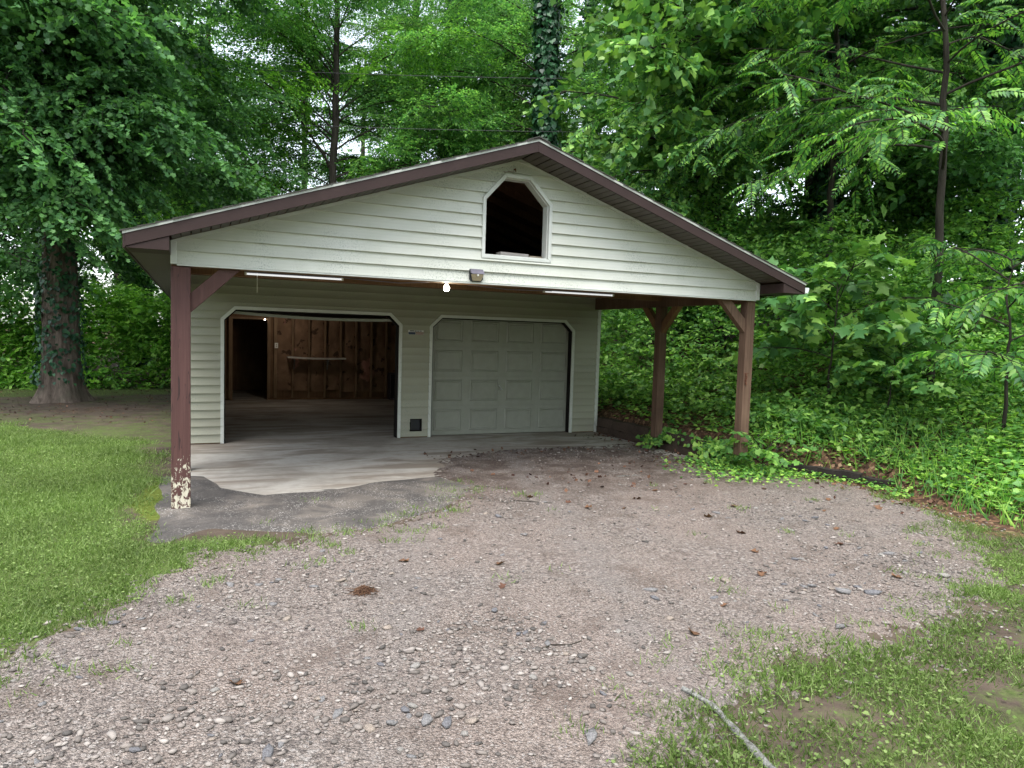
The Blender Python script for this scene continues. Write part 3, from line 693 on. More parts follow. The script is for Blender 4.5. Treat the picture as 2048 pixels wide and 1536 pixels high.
# solar motion light on the siding
t = thing('motion_light', 'dark wedge shaped solar wall light under the gable window', 'light', (3.112, -.022, 2.385))
obj('body', MB().prism([(-.080, .070), (-.080, -.045), (-.055, -.070), (.055, -.070), (.080, -.045), (.080, .070)], -.030, 0), 'black_plastic', t, .004)
obj('solar_hood', MB().hexa([(-.08, -.085, .012), (.08, -.085, .012), (.08, -.031, .03), (-.08, -.031, .03), (-.08, -.080, .022), (.08, -.080, .022), (.078, -.031, .070), (-.078, -.031, .070)]), 'grey_plastic', t, .003)
obj('lens', MB().hexa([(-.052, -.036, -.062), (.052, -.036, -.062), (.052, -.031, -.062), (-.052, -.031, -.062), (-.070, -.078, .010), (.070, -.078, .010), (.070, -.031, .010), (-.070, -.031, .010)]), 'lens_plastic', t, .003)
obj('sensor', MB().lathe([(0, -.012), (.009, -.009), (.013, 0), (.012, .010)], (0, -.072, -.002), 10), 'white_plastic', t, smooth=True)
# small flag plate between the bays
for nme, c in (('flag_navy', (.030, .040, .085)), ('flag_red', (.23, .045, .035)), ('flag_white', (.55, .54, .52)), ('flag_black', (.02, .02, .02))): plain(nme, c, .5, .1, 20)
t = thing('flag_plate', 'small red white and blue flag plate between the two bays', 'sign', (3.646, D-.022, 1.728))
obj('backing', MB().box(-.135, .135, -.006, .0, -.038, .040), 'flag_white', t)
obj('lettering', MB().box(-.105, -.035, -.0085, -.0065, .018, .032).box(-.025, .012, -.0085, -.0065, .016, .030).box(.022, .052, -.0085, -.0065, .016, .030).box(.062, .10, -.0085, -.0065, .018, .030), 'flag_black', t)
obj('canton', MB().box(-.132, -.01, -.009, -.0065, -.036, .004), 'flag_navy', t)
for k in range(3): obj('stripe', MB().hexa([(-.005, -.009, -.034+k*.016), (.132, -.009, -.036+k*.016), (.132, -.0065, -.036+k*.016), (-.005, -.0065, -.034+k*.016), (-.005, -.009, -.026+k*.016), (.132, -.009, -.028+k*.016), (.132, -.0065, -.028+k*.016), (-.005, -.0065, -.026+k*.016)]), 'flag_red', t)
# boards lying on the gable sill
o = obj('sill_board', off(MB().hexa([(0, 0, 0), (.36, .0, 0), (.36, .14, 0), (0, .14, 0), (.0, 0, .042), (.36, 0, .036), (.36, .14, .04), (0, .14, .045)]), 3.44, .05, 2.643), 'grey_board', None, .003)
tag(o, 'grey weathered board lying on the gable window sill', 'board')
o = obj('sill_board', off(MB().box(0, .17, 0, .12, 0, .022), 3.815, .06, 2.643), 'shelf_board', None, .002)
tag(o, 'short tan board end at right on the gable window sill', 'board')
# rusty chain on the right front post
t = thing('hanging_chain', 'short rusty chain hanging from a nail on the right front post', 'chain', (W-.115, .03, 1.30))
obj('nail', MB().tube([(-.005, .0, 0), (-.005, -.05, .003), (-.09, -.055, .004)], .0045, 6), 'rust', t)
for k in range(5):
    cx = -.005+.006*math.sin(k*1.7); pts = [(cx+.014*math.cos(a)*(1 if k % 2 else .4), -.012+.008*math.sin(a), -.022-k*.030+.021*math.sin(a)) for a in np.linspace(0, 6.283, 9)]
    obj('chain_link', MB().tube(pts, .0042, 5), 'rust', t)
# wasp hook under the peak
t = tag(obj('wall_hook', MB().tube([(3.55, -.02, 3.615), (3.55, -.06, 3.615), (3.55, -.065, 3.585)], .008, 6).tube([(3.42, -.024, 3.575), (3.48, -.028, 3.585), (3.55, -.026, 3.588)], .004, 5), 'rust'), 'small rusty hook with bent wire below the gable peak', 'hook')
# timber edging of the bank
def timber_wall(name, label, rows, mat):
    t = thing(name, label, 'retaining wall')
    for (a, b, z0, h, wd) in rows:
        a, b = Vector((*a, 0)), Vector((*b, 0)); d = (b-a).normalized(); n = Vector((-d.y, d.x, 0)); mb = MB(); N = 10; L = (b-a).length
        for i in range(N):
            pts = []
            for q, fl in ((i, 0), (i+1, 0)):
                p = a+d*L*q/N; j = .010*math.sin(q*2.3+z0*30)+.006*math.sin(q*5.1+a.y)
                pts.append((p+n*(-wd/2+j), p+n*(wd/2+j), .008*math.sin(q*1.9+a.x*3)))
            (l0, r0, s0), (l1, r1, s1) = pts; up = Vector((0, 0, 1))
            mb.hexa([l0+up*z0, l1+up*z0, r1+up*z0, r0+up*z0, l0+up*(z0+h+s0), l1+up*(z0+h+s1), r1+up*(z0+h+s1), r0+up*(z0+h+s0)])
        o = obj('timber', mb, mat, t)
    return t
timber_wall('timber_wall', 'two course brown timber retaining wall along the carport right side', [((7.33, 4.12), (7.34, 2.05), -.12, .165, .15), ((7.34, 2.04), (7.38, .62), -.13, .165, .15),
    ((7.34, 4.12), (7.35, 2.42), .049, .165, .15), ((7.35, 2.41), (7.40, .70), .040, .17, .16)], 'dark_timber')
timber_wall('landscape_timber', 'black rotting timber half buried at the edge of the gravel', [((7.86, .02), (8.30, -.98), -.12, .16, .16), ((8.31, -1.0), (8.52, -1.72), -.14, .14, .15)], 'tie_timber')
# ------------------------------------------------------------------ vegetation tools
def norm(a): return a/np.maximum(np.linalg.norm(a, axis=-1, keepdims=True), 1e-9)
LEAF = {
 'oval': (np.array([(0, 0, 0), (-.27, .42, .05), (0, 1, -.06), (.27, .42, .05)], float), np.array([(0, 3, 2), (0, 2, 1)])),
 'lance': (np.array([(0, 0, 0), (-.17, .40, .03), (0, 1, -.10), (.17, .40, .03)], float), np.array([(0, 3, 2), (0, 2, 1)])),
 'maple': (np.array([(0, 0, 0), (-.42, .10, .02), (-.24, .42, .04), (-.46, .66, -.03), (0, 1, -.08), (.46, .66, -.03), (.24, .42, .04), (.42, .10, .02), (0, .35, -.02)], float),
           np.array([(0, 8, 1), (1, 8, 2), (2, 8, 3), (3, 8, 4), (4, 8, 5), (5, 8, 6), (6, 8, 7), (7, 8, 0)])),
 'round': (np.array([(0, .06, 0), (-.34, .0, .04), (-.46, .40, .05), (0, 1, -.10), (.46, .40, .05), (.34, .0, .04)], float), np.array([(0, 3, 2), (0, 2, 1), (0, 4, 3), (0, 5, 4)])),
 'tulip': (np.array([(0, 0, 0), (-.36, .08, .03), (-.50, .38, .0), (-.27, .50, .05), (-.40, .92, -.05), (0, .80, .0), (.40, .92, -.05), (.27, .50, .05), (.50, .38, .0), (.36, .08, .03)], float),
           np.array([(0, 3, 1), (1, 3, 2), (0, 5, 3), (3, 5, 4), (0, 7, 5), (5, 7, 6), (0, 9, 7), (9, 8, 7)])),
 'blade': (np.array([(-.06, 0, 0), (.06, 0, 0), (.0, 1, .18)], float), np.array([(0, 1, 2)])),
}
def place(kind, pos, d, n, size, width=1.):
    T, F = LEAF[kind]; N = len(pos)
    d = norm(d); x = norm(np.cross(d, n)); z = np.cross(x, d)
    T = T*np.array([width, 1, 1])
    V = pos[:, None]+size[:, None, None]*(T[None, :, 0, None]*x[:, None]+T[None, :, 1, None]*d[:, None]+T[None, :, 2, None]*z[:, None])
    Fa = (F[None]+(np.arange(N)*len(T))[:, None, None]).reshape(-1, 3)
    return V.reshape(-1, 3), Fa
def merge(parts):
    Vs, Fs, k = [], [], 0
    for V, F in parts:
        if len(V) == 0: continue
        Vs.append(V); Fs.append(F+k); k += len(V)
    return np.concatenate(Vs), np.concatenate(Fs)
def tube_np(pts, rad, n=6):
    pts = np.asarray(pts, float); m_ = len(pts); rad = np.broadcast_to(rad, (m_,))
    t = norm(np.gradient(pts, axis=0)); ref = np.where(np.abs(t[:, 2:3]) < .9, np.array([[0, 0, 1.]]), np.array([[1., 0, 0]]))
    a = norm(np.cross(t, ref)); b = np.cross(t, a); an = np.arange(n)*2*np.pi/n
    V = pts[:, None]+rad[:, None, None]*(np.cos(an)[None, :, None]*a[:, None]+np.sin(an)[None, :, None]*b[:, None])
    i = np.arange(m_-1)[:, None]*n; j = np.arange(n)[None]; q = (j+1) % n
    A, B, C_, D_ = i+j, i+q, i+n+q, i+n+j
    F = np.concatenate([np.stack([A, B, C_], -1).reshape(-1, 3), np.stack([A, C_, D_], -1).reshape(-1, 3)])
    return V.reshape(-1, 3), F
def leaves_on_twigs(rng, P, Dv, L, K, kind, size, flat=.45, droop=.25, ang=.85, upn=None, spread=.0):
    """K leaves either side of each twig"""
    N = len(P); s = (np.arange(K)+.6)/K
    s = s[None]+rng.uniform(-.3, .3, (N, K))/K
    pos = P[:, None]+Dv[:, None]*(L[:, None]*s)[..., None]; pos[..., 2] -= droop*(s**2)*L[:, None]
    if spread: pos = pos+rng.normal(0, spread, pos.shape)
    up = np.array([0, 0, 1.]) if upn is None else upn[:, None]
    nn = norm(up+rng.normal(0, flat, (N, K, 3)))
    side = np.where(np.arange(K) % 2 == 0, 1., -1.)[None]*(ang+rng.normal(0, .25, (N, K)))
    dd = norm(Dv)[:, None]+np.zeros((N, K, 1)); lat = norm(np.cross(nn, dd))
    ld = dd*np.cos(side)[..., None]+lat*np.sin(side)[..., None]; ld[..., 2] -= .25+.2*rng.rand(N, K)
    sz = size*rng.uniform(.65, 1.25, (N, K))
    return place(kind, pos.reshape(-1, 3), ld.reshape(-1, 3), nn.reshape(-1, 3), sz.ravel())
def fronds(rng, P, Dv, L, K, size, droop=.36):
    """pinnate fronds: K pairs of leaflets along an arching rachis"""
    N = len(P); s = (np.arange(K)+1.)/K
    out = []; ra = []
    pos = P[:, None]+Dv[:, None]*(L[:, None]*s[None])[..., None]; pos[..., 2] -= droop*(s[None]**2)*L[:, None]
    tan = Dv[:, None]*np.ones((N, K, 1)); tan = tan.copy(); tan[..., 2] -= 2*droop*s[None]; tan = norm(tan)
    up = norm(np.array([0, 0, 1.])+rng.normal(0, .35, (N, 1, 3))); lat = norm(np.cross(up+np.zeros_like(tan), tan)); nn = np.cross(tan, lat)
    prof = np.sin(np.pi*(.22+.70*s))**.6
    for sd in (-1, 1):
        ld = tan*.55+lat*sd*.8+rng.normal(0, .08, tan.shape); ld[..., 2] -= .28
        out.append(place('lance', pos.reshape(-1, 3), ld.reshape(-1, 3), (nn+rng.normal(0, .18, nn.shape)).reshape(-1, 3), (size*prof[None]*rng.uniform(.85, 1.15, (N, K))).ravel(), 1.15))
    for k in range(N):
        ra.append(tube_np(np.concatenate([P[k][None], pos[k][::3], pos[k][-1:]]), .004, 3))
    return merge(out), ra

def grow(seed, H, r0, base, nl, spread, subs, twigs, K, kind, lsize, elev=.35, droop=.10, lean=(0, 0), crook=.25, topf=.4, ends=1., twl=(.35, .7), flat=.45, bias=None, shape=None, rings=22, sides=10, flare=0., stem_top=1.):
    """one tree: trunk tube, limb tubes, leaves. returns (trunk VF, limbs VF, leaves VF, axis)"""
    rng = np.random.RandomState(seed)
    zz = np.linspace(0, 1, rings); ax = np.stack([lean[0]*zz**1.3*H+crook*np.cumsum(rng.normal(0, .35, rings))*zz*.3, lean[1]*zz**1.3*H+crook*np.cumsum(rng.normal(0, .35, rings))*zz*.3, zz*H*stem_top-.3], 1)
    rad = r0*(1-.82*zz)**.8+flare*np.exp(-zz*H/.5)
    tv, tf = tube_np(ax, rad, sides)
    limbs = []; TP, TD, TL = [], [], []
    for i in range(nl):
        u = (i+rng.rand()*.8)/nl; h = base+(H*.97-base)*u; fz = (h+.3)/(H*stem_top)
        p = np.array([np.interp(h, ax[:, 2], ax[:, k]) for k in range(3)])
        az = i*2.399+rng.normal(0, .3)
        if bias is not None and rng.rand() < bias[1]: az = bias[0]+rng.normal(0, .8)
        f = (1-u)**topf if shape is None else shape(u)
        L = spread*f*rng.uniform(.75, 1.15)+.5
        d = np.array([math.cos(az), math.sin(az), elev+.5*u]); d /= np.linalg.norm(d); n = 9; pts = [p]
        for k in range(n):
            d = d+np.array([rng.normal(0, .10), rng.normal(0, .10), -droop+rng.normal(0, .05)]); d /= np.linalg.norm(d); pts.append(pts[-1]+d*L/n)
        pts = np.array(pts); rl = max(.012, .32*r0*(L/spread)*(1-.6*u)); limbs.append(tube_np(pts, np.linspace(rl, .010, len(pts)), 5))
        ns = max(3, int(subs*(.4+.6*L/spread)))
        for j in range(ns):
            q = .18+.82*(j+rng.rand())/ns; a = q*n; i0 = min(int(a), n-1); b = pts[i0]+(pts[i0+1]-pts[i0])*(a-i0); ld = norm(pts[i0+1]-pts[i0])
            sd = (1 if j % 2 else -1)*rng.uniform(.5, 1.2); lat = norm(np.cross([0, 0, 1.], ld)); d2 = ld*math.cos(sd)+lat*math.sin(sd); d2[2] += rng.normal(.05, .15); d2 = norm(d2)
            L2 = L*.42*(1.15-q*.6)*rng.uniform(.6, 1.2)+.25; m2 = 5; p2 = [b]
            for k in range(m2):
                d2 = norm(d2+np.array([rng.normal(0, .12), rng.normal(0, .12), -droop*.8+rng.normal(0, .05)])); p2.append(p2[-1]+d2*L2/m2)
            p2 = np.array(p2); limbs.append(tube_np(p2, np.linspace(max(.006, rl*.3), .004, len(p2)), 3))
            nt_ = max(3, int(twigs*L2/(spread*.3+.3)))
            qq = (np.arange(nt_)+rng.rand(nt_))/nt_*m2; ii = np.minimum(qq.astype(int), m2-1)
            b2 = p2[ii]+(p2[ii+1]-p2[ii])*(qq-ii)[:, None]; dl = norm(p2[ii+1]-p2[ii])
            sg = np.where(np.arange(nt_) % 2 == 0, 1, -1)*rng.uniform(.3, 1.1, nt_); lt = norm(np.cross(np.array([[0, 0, 1.]]), dl))
            d3 = dl*np.cos(sg)[:, None]+lt*np.sin(sg)[:, None]; d3[:, 2] += rng.normal(-.05, .2, nt_)
            TP.append(b2); TD.append(norm(d3)); TL.append(rng.uniform(twl[0], twl[1], nt_))
    P, Dv, L = np.concatenate(TP), np.concatenate(TD), np.concatenate(TL)
    if kind == 'frond': lv, ra = fronds(rng, P, Dv, L, K, lsize); limbs += ra
    else: lv = leaves_on_twigs(rng, P, Dv, L, K, kind, lsize, flat)
    return (tv, tf), merge(limbs), lv, (ax, rad)
def ivy(seed, ax, rad, z0, z1, n, size, puff=.12):
    rng = np.random.RandomState(seed); z = rng.uniform(z0, z1, n); a = rng.uniform(0, 6.283, n)
    c = np.stack([np.interp(z, ax[:, 2], ax[:, k]) for k in (0, 1)], 1); r = np.interp(z, ax[:, 2], rad)+np.abs(rng.normal(0, puff, n))
    o = np.stack([np.cos(a), np.sin(a), np.zeros(n)], 1); pos = np.concatenate([c+o[:, :2]*r[:, None], z[:, None]], 1)
    d = np.stack([rng.normal(0, .5, n), rng.normal(0, .5, n), -np.ones(n)], 1)+o*.25
    return place('round', pos, d, o+np.array([0, 0, .5])+rng.normal(0, .35, (n, 3)), size*rng.uniform(.6, 1.2, n))
def gz(x, y): return float(ground(np.array([x]), np.array([y]))[0])
def npmesh2(name, a, b, m1, m2):
    k = len(a[1]); V, F = merge([a, b]); me = npmesh(name, V, F, m1); me.materials.append(M[m2])
    mi = np.zeros(len(F), np.int32); mi[k:] = 1; me.polygons.foreach_set('material_index', mi); return me
def make_bough(seed, L, subs, twigs, K, kind, lsize, droop=.06, flat=.4, twl=(.35, .75), rl=.05):
    """a whole limb with its leaves, growing along +X from the origin"""
    rng = np.random.RandomState(seed); wood_ = []; TP, TD, TL = [], [], []
    d = np.array([1., 0, .25]); pts = [np.zeros(3)]; n = 10
    for k in range(n): d = norm(d+np.array([0, rng.normal(0, .10), -droop+rng.normal(0, .05)])); pts.append(pts[-1]+d*L/n)
    pts = np.array(pts); wood_.append(tube_np(pts, np.linspace(rl, .010, len(pts)), 6))
    for j in range(subs):
        q = .08+.92*(j+rng.rand())/subs; a = min(q, .999)*n; i0 = int(a); b = pts[i0]+(pts[i0+1]-pts[i0])*(a-i0); ld = norm(pts[i0+1]-pts[i0])
        sd = (1 if j % 2 else -1)*rng.uniform(.35, 1.25); lat = norm(np.cross([0, 0, 1.], ld)); d2 = ld*math.cos(sd)+lat*math.sin(sd); d2[2] += rng.normal(.0, .28); d2 = norm(d2)
        L2 = L*.40*(1.2-q*.75)*rng.uniform(.6, 1.2)+.2; m2 = 6; p2 = [b]
        for k in range(m2): d2 = norm(d2+np.array([rng.normal(0, .14), rng.normal(0, .14), -droop+rng.normal(0, .06)])); p2.append(p2[-1]+d2*L2/m2)
        p2 = np.array(p2); wood_.append(tube_np(p2, np.linspace(rl*.34, .004, len(p2)), 3))
        nt_ = max(4, int(twigs*L2/(L*.3))); qq = (np.arange(nt_)+rng.rand(nt_))/nt_*m2; ii = np.minimum(qq.astype(int), m2-1)
        b2 = p2[ii]+(p2[ii+1]-p2[ii])*(qq-ii)[:, None]; dl = norm(p2[ii+1]-p2[ii])
        sg = np.where(np.arange(nt_) % 2 == 0, 1, -1)*rng.uniform(.25, 1.2, nt_); lt = norm(np.cross(np.array([[0, 0, 1.]]), dl))
        d3 = dl*np.cos(sg)[:, None]+lt*np.sin(sg)[:, None]; d3[:, 2] += rng.normal(-.05, .28, nt_)
        TP.append(b2); TD.append(norm(d3)); TL.append(rng.uniform(twl[0], twl[1], nt_))
    P, Dv, Ln = np.concatenate(TP), np.concatenate(TD), np.concatenate(TL)
    lv = leaves_on_twigs(rng, P, Dv, Ln, K, kind, lsize, flat)
    return npmesh2('bough', merge(wood_), lv, 'bark_dark', 'leaf_forest')
BOUGH = {}
for nm, kw in (('maple', dict(kind='maple', lsize=.125, droop=.085, flat=.5, subs=18, twigs=15, K=10, L=5.2, twl=(.4, .9))),
               ('beech', dict(kind='oval', lsize=.115, droop=.085, rl=.032, flat=.28, subs=18, twigs=16, K=11, L=5.2, twl=(.4, .85))),
               ('wild', dict(kind='oval', lsize=.145, droop=.075, flat=.5, subs=17, twigs=14, K=10, L=5.0, twl=(.4, .9))),
               ('broad', dict(kind='round', lsize=.17, droop=.08, flat=.5, subs=13, twigs=9, K=7, L=3.8, twl=(.35, .7)))):
    BOUGH[nm] = [make_bough(seed=300+7*i+len(nm), **kw) for i in range(3)]
TRUNK = {}
def trunk_mesh(key, seed, H, r0, lean, crook, iv, flare=.12):
    if key in TRUNK: return TRUNK[key]
    rng = np.random.RandomState(seed); rings = 24; zz = np.linspace(0, 1, rings)
    ax = np.stack([lean[0]*zz**1.25*H+crook*np.cumsum(rng.normal(0, .35, rings))*zz*.3, lean[1]*zz**1.25*H+crook*np.cumsum(rng.normal(0, .35, rings))*zz*.3, zz*H-.4], 1)
    rad = r0*(1-.80*zz)**.8+flare*np.exp(-zz*H/.6)
    me = npmesh('trunk', *tube_np(ax, rad, 12), 'bark_dark', True)
    iv_me = npmesh('ivy', *ivy(seed+9, ax, rad, 0, iv[1], iv[0], iv[2], iv[3]), 'leaf_ivy') if iv else None
    TRUNK[key] = (ax, rad, me, iv_me); return TRUNK[key]
def tree2(name, label, loc, trunk, kind, leafmat, seed, n, base, top, L, elev=(.15, .75), scale=1., rot=0., group=None, bias=None, bark_='bark_dark', ivy_on=True, Lmin=.55, clear=0, front=0):
    ax, rad, tme, ime = TRUNK[trunk]; rng = np.random.RandomState(seed)
    t = thing(name, label, 'tree', (loc[0], loc[1], gz(*loc)), group); t.rotation_euler = (0, 0, rot); t.scale = (scale,)*3
    o = link('trunk', tme, t)
    if bark_ != 'bark_dark': o.material_slots[0].link = 'OBJECT'; o.material_slots[0].material = M[bark_]
    if ime and ivy_on: link('ivy', ime, t)
    for i in range(n+front):
        u = (i+.7*rng.rand())/n; h = base+(top-base)*u
        if i >= n: u = .1; h = base+rng.uniform(-1.3, 4.)
        p = [np.interp(h, ax[:, 2], ax[:, k]) for k in range(3)]; az = i*2.399+rng.normal(0, .3)
        if bias is not None and rng.rand() < bias[1]: az = bias[0]+rng.normal(0, bias[2])
        if i >= n: az = math.atan2(CAM[1]-loc[1], CAM[0]-loc[0])-rot+rng.uniform(-.55, .35)
        if h < clear:      # keep the trunk open towards the clearing
            ca = math.atan2(CAM[1]-loc[1], CAM[0]-loc[0])-rot; df = (az-ca+math.pi) % (2*math.pi)-math.pi
            if abs(df) < 1.0: az = ca+(1.0+.5*rng.rand())*(1 if df > 0 else -1)
        s_ = L/5.*(Lmin+(1-Lmin)*math.sin(math.pi*min(1, .25+.75*u)) if u > .3 else rng.uniform(.8, 1.))*rng.uniform(.82, 1.15)
        b = link('bough', BOUGH[kind][rng.randint(3)], t); b.location = p; el = elev[0]+(elev[1]-elev[0])*u+rng.normal(0, .12)
        b.rotation_euler = (rng.normal(0, .25), -el, az-rot*0); b.scale = (s_, s_, s_)
        b.material_slots[1].link = 'OBJECT'; b.material_slots[1].material = M[leafmat if not isinstance(leafmat, tuple) else leafmat[rng.randint(len(leafmat))]]
    return t
TM = {}
def tree(name, label, key, loc, mats, rot=0, scale=1, cat='tree', group=None, sink=0):
    t = thing(name, label, cat, (loc[0], loc[1], gz(*loc)-sink), group); t.rotation_euler = (0, 0, rot); t.scale = (scale,)*3
    for part, mt in mats.items():
        k = (key, part, mt)
        if k not in TM:
            V, F = GEN[key][part]; TM[k] = npmesh(part, V, F, mt, part in ('trunk', 'branches', 'stem'))
        link(part, TM[k], t)
    return t
GEN = {}
def gen(key, **kw):
    tr, lb, lv, _ = grow(**kw); GEN[key] = {'trunk': tr, 'branches': lb, 'crown': lv}

# ------------------------------------------------------------------ trees
# great maple on the lawn, furrowed and flared trunk
zs = np.concatenate([np.linspace(-.3, 2.2, 26), np.linspace(2.4, 18, 26)]); an = np.linspace(0, 2*np.pi, 65)[:-1]
A, Z = np.meshgrid(an, zs)
rr = .35*(1-.8*np.clip(Z, 0, 18)/18)**.8+.50*np.exp(-np.clip(Z+.3, 0, 9)/.36)*(1+.35*np.sin(A*5+.6)+.2*np.sin(A*3+2))+.035*np.abs(np.sin(A*13+1.2*np.sin(Z*1.7)))+.02*np.sin(A*29+2*np.sin(Z*3.))
V = np.stack([rr*np.cos(A), rr*np.sin(A), Z], -1).reshape(-1, 3); I = np.arange(64); fs = []
for k in range(len(zs)-1):
    a, b = k*64+I, k*64+(I+1) % 64; fs.append(np.stack([a, b, b+64], 1)); fs.append(np.stack([a, b+64, a+64], 1))
zc = np.linspace(-.3, 18, 30); axb = np.stack([0*zc, 0*zc, zc], 1); rb = .38*(1-.8*np.clip(zc, 0, 18)/18)**.8+.3*np.exp(-np.clip(zc, 0, 9)/.4)
TRUNK['big'] = (axb, rb, npmesh('trunk', V, np.concatenate(fs), 'bark_grey', True), npmesh('ivy', *ivy(77, axb, rb+.04, .4, 8, 2600, .10, .05), 'leaf_ivy'))
tree2('maple_tree', 'huge spreading maple with flared furrowed trunk on the left lawn', (-2.62, 11.55), 'big', 'maple', 'leaf_maple', 12, 50, 5.2, 15.5, 4.7, (.02, .8), bias=(-2.4, .45, .8), bark_='bark_grey', front=19)
trunk_mesh('beech', 21, 17, .17, (0, 0), .6, None, .05)
trunk_mesh('tall', 31, 21, .34, (0, 0), .35, (9000, 16, .17, .14))
trunk_mesh('tall2', 41, 20, .24, (.05, 0), .5, (6000, 13, .16, .11))
trunk_mesh('lean', 51, 20, .28, (-.42, .05), .4, (6500, 15, .17, .13))
tree2('beech_tree', 'slender dark trunk with layered green sprays rising behind the left roof slope', (4.30, 16.2), 'beech', 'beech', ('leaf_beech', 'leaf_beech', 'leaf_lime'), 22, 50, 4.2, 13.5, 5.2, (.25, .95), bias=(-2.9, .35, .7), clear=10)
WG = 'tall trees of the wood behind the garage'
FB, FT, FMp, FL = ('leaf_beech', 'leaf_forest'), ('leaf_forest', 'leaf_forest', 'leaf_maple'), ('leaf_maple', 'leaf_forest'), ('leaf_lime', 'leaf_beech')
T = tree2
T('ivy_tree', 'thick ivy clad trunk standing just left of the carport eave', (-1.75, 22.5), 'tall', 'wild', FB, 0, 20, 5.5, 11.5, 4.6, clear=15, group=WG)
T('leaning_tree', 'ivy clad trunk leaning left above the left end of the roof', (2.6, 26.5), 'lean', 'wild', FL, 1, 17, 9.0, 14.5, 4.6, clear=15, group=WG)
T('lime_tree', 'yellow green tree between the leaning trunk and the great maple', (-.9, 29), 'tall2', 'beech', 'leaf_lime', 2, 26, 2.5, 9., 5., scale=.8, group=WG)
T('ivy_tree', 'massive ivy covered trunk rising straight behind the roof peak', (11.1, 14.6), 'tall', 'beech', FB, 2, 27, 5.0, 14.5, 5.2, clear=15, group=WG)
T('ivy_tree', 'ivy column left of the roof peak behind the roof slope', (9.55, 20.2), 'tall', 'wild', FB, 3, 27, 4.5, 14.5, 5.2, rot=2., clear=15, group=WG)
T('forest_tree', 'thin dark trunk between the ivy column and the massive trunk', (12.1, 21.3), 'tall2', 'wild', FB, 4, 25, 4.0, 14.5, 5., rot=1., group=WG)
T('forest_tree', 'tall trunk to the right of the massive trunk above the peak', (15.0, 17.8), 'tall2', 'beech', FT, 5, 27, 3.5, 14.5, 5.4, rot=3., clear=15, group=WG)
T('forest_tree', 'dark trunk above the right roof slope', (13.5, 9.2), 'tall', 'wild', FT, 5, 29, 2.4, 14.5, 5., rot=5., scale=.86, group=WG)
T('forest_tree', 'vine hung trunk above the right eave in deep shade', (13.3, 4.6), 'tall2', 'maple', FMp, 6, 27, 2.2, 14.5, 4.4, rot=.3, scale=.86, group=WG)
T('forest_tree', 'dark trunk at the right edge behind the compound leaves', (15.7, 2.3), 'tall', 'maple', FMp, 7, 27, 2.0, 14.5, 4.6, rot=1.3, scale=.86, group=WG)
T('forest_tree', 'dense green tree between the slender beech and the ivy column', (7.4, 19.0), 'tall2', 'beech', FB, 7, 29, 3.0, 14.5, 5.2, rot=.9, group=WG)
T('forest_tree', 'leafy tree directly behind the left end of the roof', (.6, 19.6), 'tall2', 'beech', 'leaf_beech', 8, 23, 2.5, 12.0, 4.6, rot=5., scale=.72, group=WG)
T('forest_tree', 'shaded tree behind the great maple at the left edge', (-6.3, 20.0), 'tall', 'maple', FMp, 9, 27, 2.5, 14.5, 5.4, rot=3., group=WG)
T('forest_tree', 'tree in the far upper right corner beyond the bank', (18.5, 6.0), 'tall2', 'wild', FT, 10, 27, 1.5, 14.5, 5.4, rot=2., group=WG)
# round-leaved tree reaching over the right slope of the roof
trunk_mesh('bud', 61, 10, .12, (-.12, 0), .5, None, .03)
tree2('redbud_tree', 'heart shaped leaves on boughs reaching left over the right roof slope', (11.3, 5.4), 'bud', 'broad', 'leaf_broad', 62, 34, 3., 9.5, 4.6, (.1, .7), bias=(3.4, .4, .8))
# compound-leaved trees at the right
gen('pinnate', seed=71, H=8.4, r0=.075, base=3.4, nl=22, spread=2.9, subs=7, twigs=6, K=12, kind='frond', lsize=.115, elev=.38, droop=.07, topf=.35, twl=(.4, .7), bias=(3.3, .45), crook=.6)
PT = {'trunk': 'bark_dark', 'branches': 'bark_dark', 'crown': 'leaf_pinnate'}
tree('walnut_tree', 'long feather leaved tree hanging over the upper right', 'pinnate', (10.6, -.2), PT, 0, 1.)
tree('walnut_tree', 'taller feather leaved tree behind the upper right boughs', 'pinnate', (11.8, 3.0), PT, .5, 1.12)
gen('pinnsap', seed=72, H=2.7, r0=.03, base=.8, nl=9, spread=.9, subs=4, twigs=3, K=8, kind='frond', lsize=.15, elev=.35, droop=.07, topf=.3, twl=(.4, .65))
tree('walnut_sapling', 'young feather leaved sapling at right above the ivy bank', 'pinnsap', (10.2, -1.6), PT, 1.0, 1., cat='sapling')
# tulip sapling and small maple by the post
gen('tulip', seed=81, H=3.0, r0=.03, base=.9, nl=11, spread=1.15, subs=4, twigs=3, K=5, kind='tulip', lsize=.27, elev=.45, droop=.05, topf=.3, twl=(.3, .5), flat=.6)
ST = {'trunk': 'bark_dark', 'branches': 'bark_dark', 'crown': 'leaf_broad'}
tree('tulip_sapling', 'broad lobed tulip sapling just right of the right eave', 'tulip', (9.25, .5), ST, 0, .74, cat='sapling')
tree('tulip_sapling', 'low broad leaved sapling in the dark gap behind the ivy bank', 'tulip', (9.5, -.35), ST, 2.2, .45, cat='sapling')
gen('maplet', seed=83, H=.75, r0=.010, base=.12, nl=7, spread=.30, subs=2, twigs=2, K=4, kind='maple', lsize=.15, elev=.6, droop=.03, topf=.3, twl=(.12, .22), flat=.4)
tree('maple_sapling', 'small bright maple seedling at the foot of the right front post', 'maplet', (7.40, -.10), dict(ST, crown='leaf_under'), 0, .62, cat='sapling')

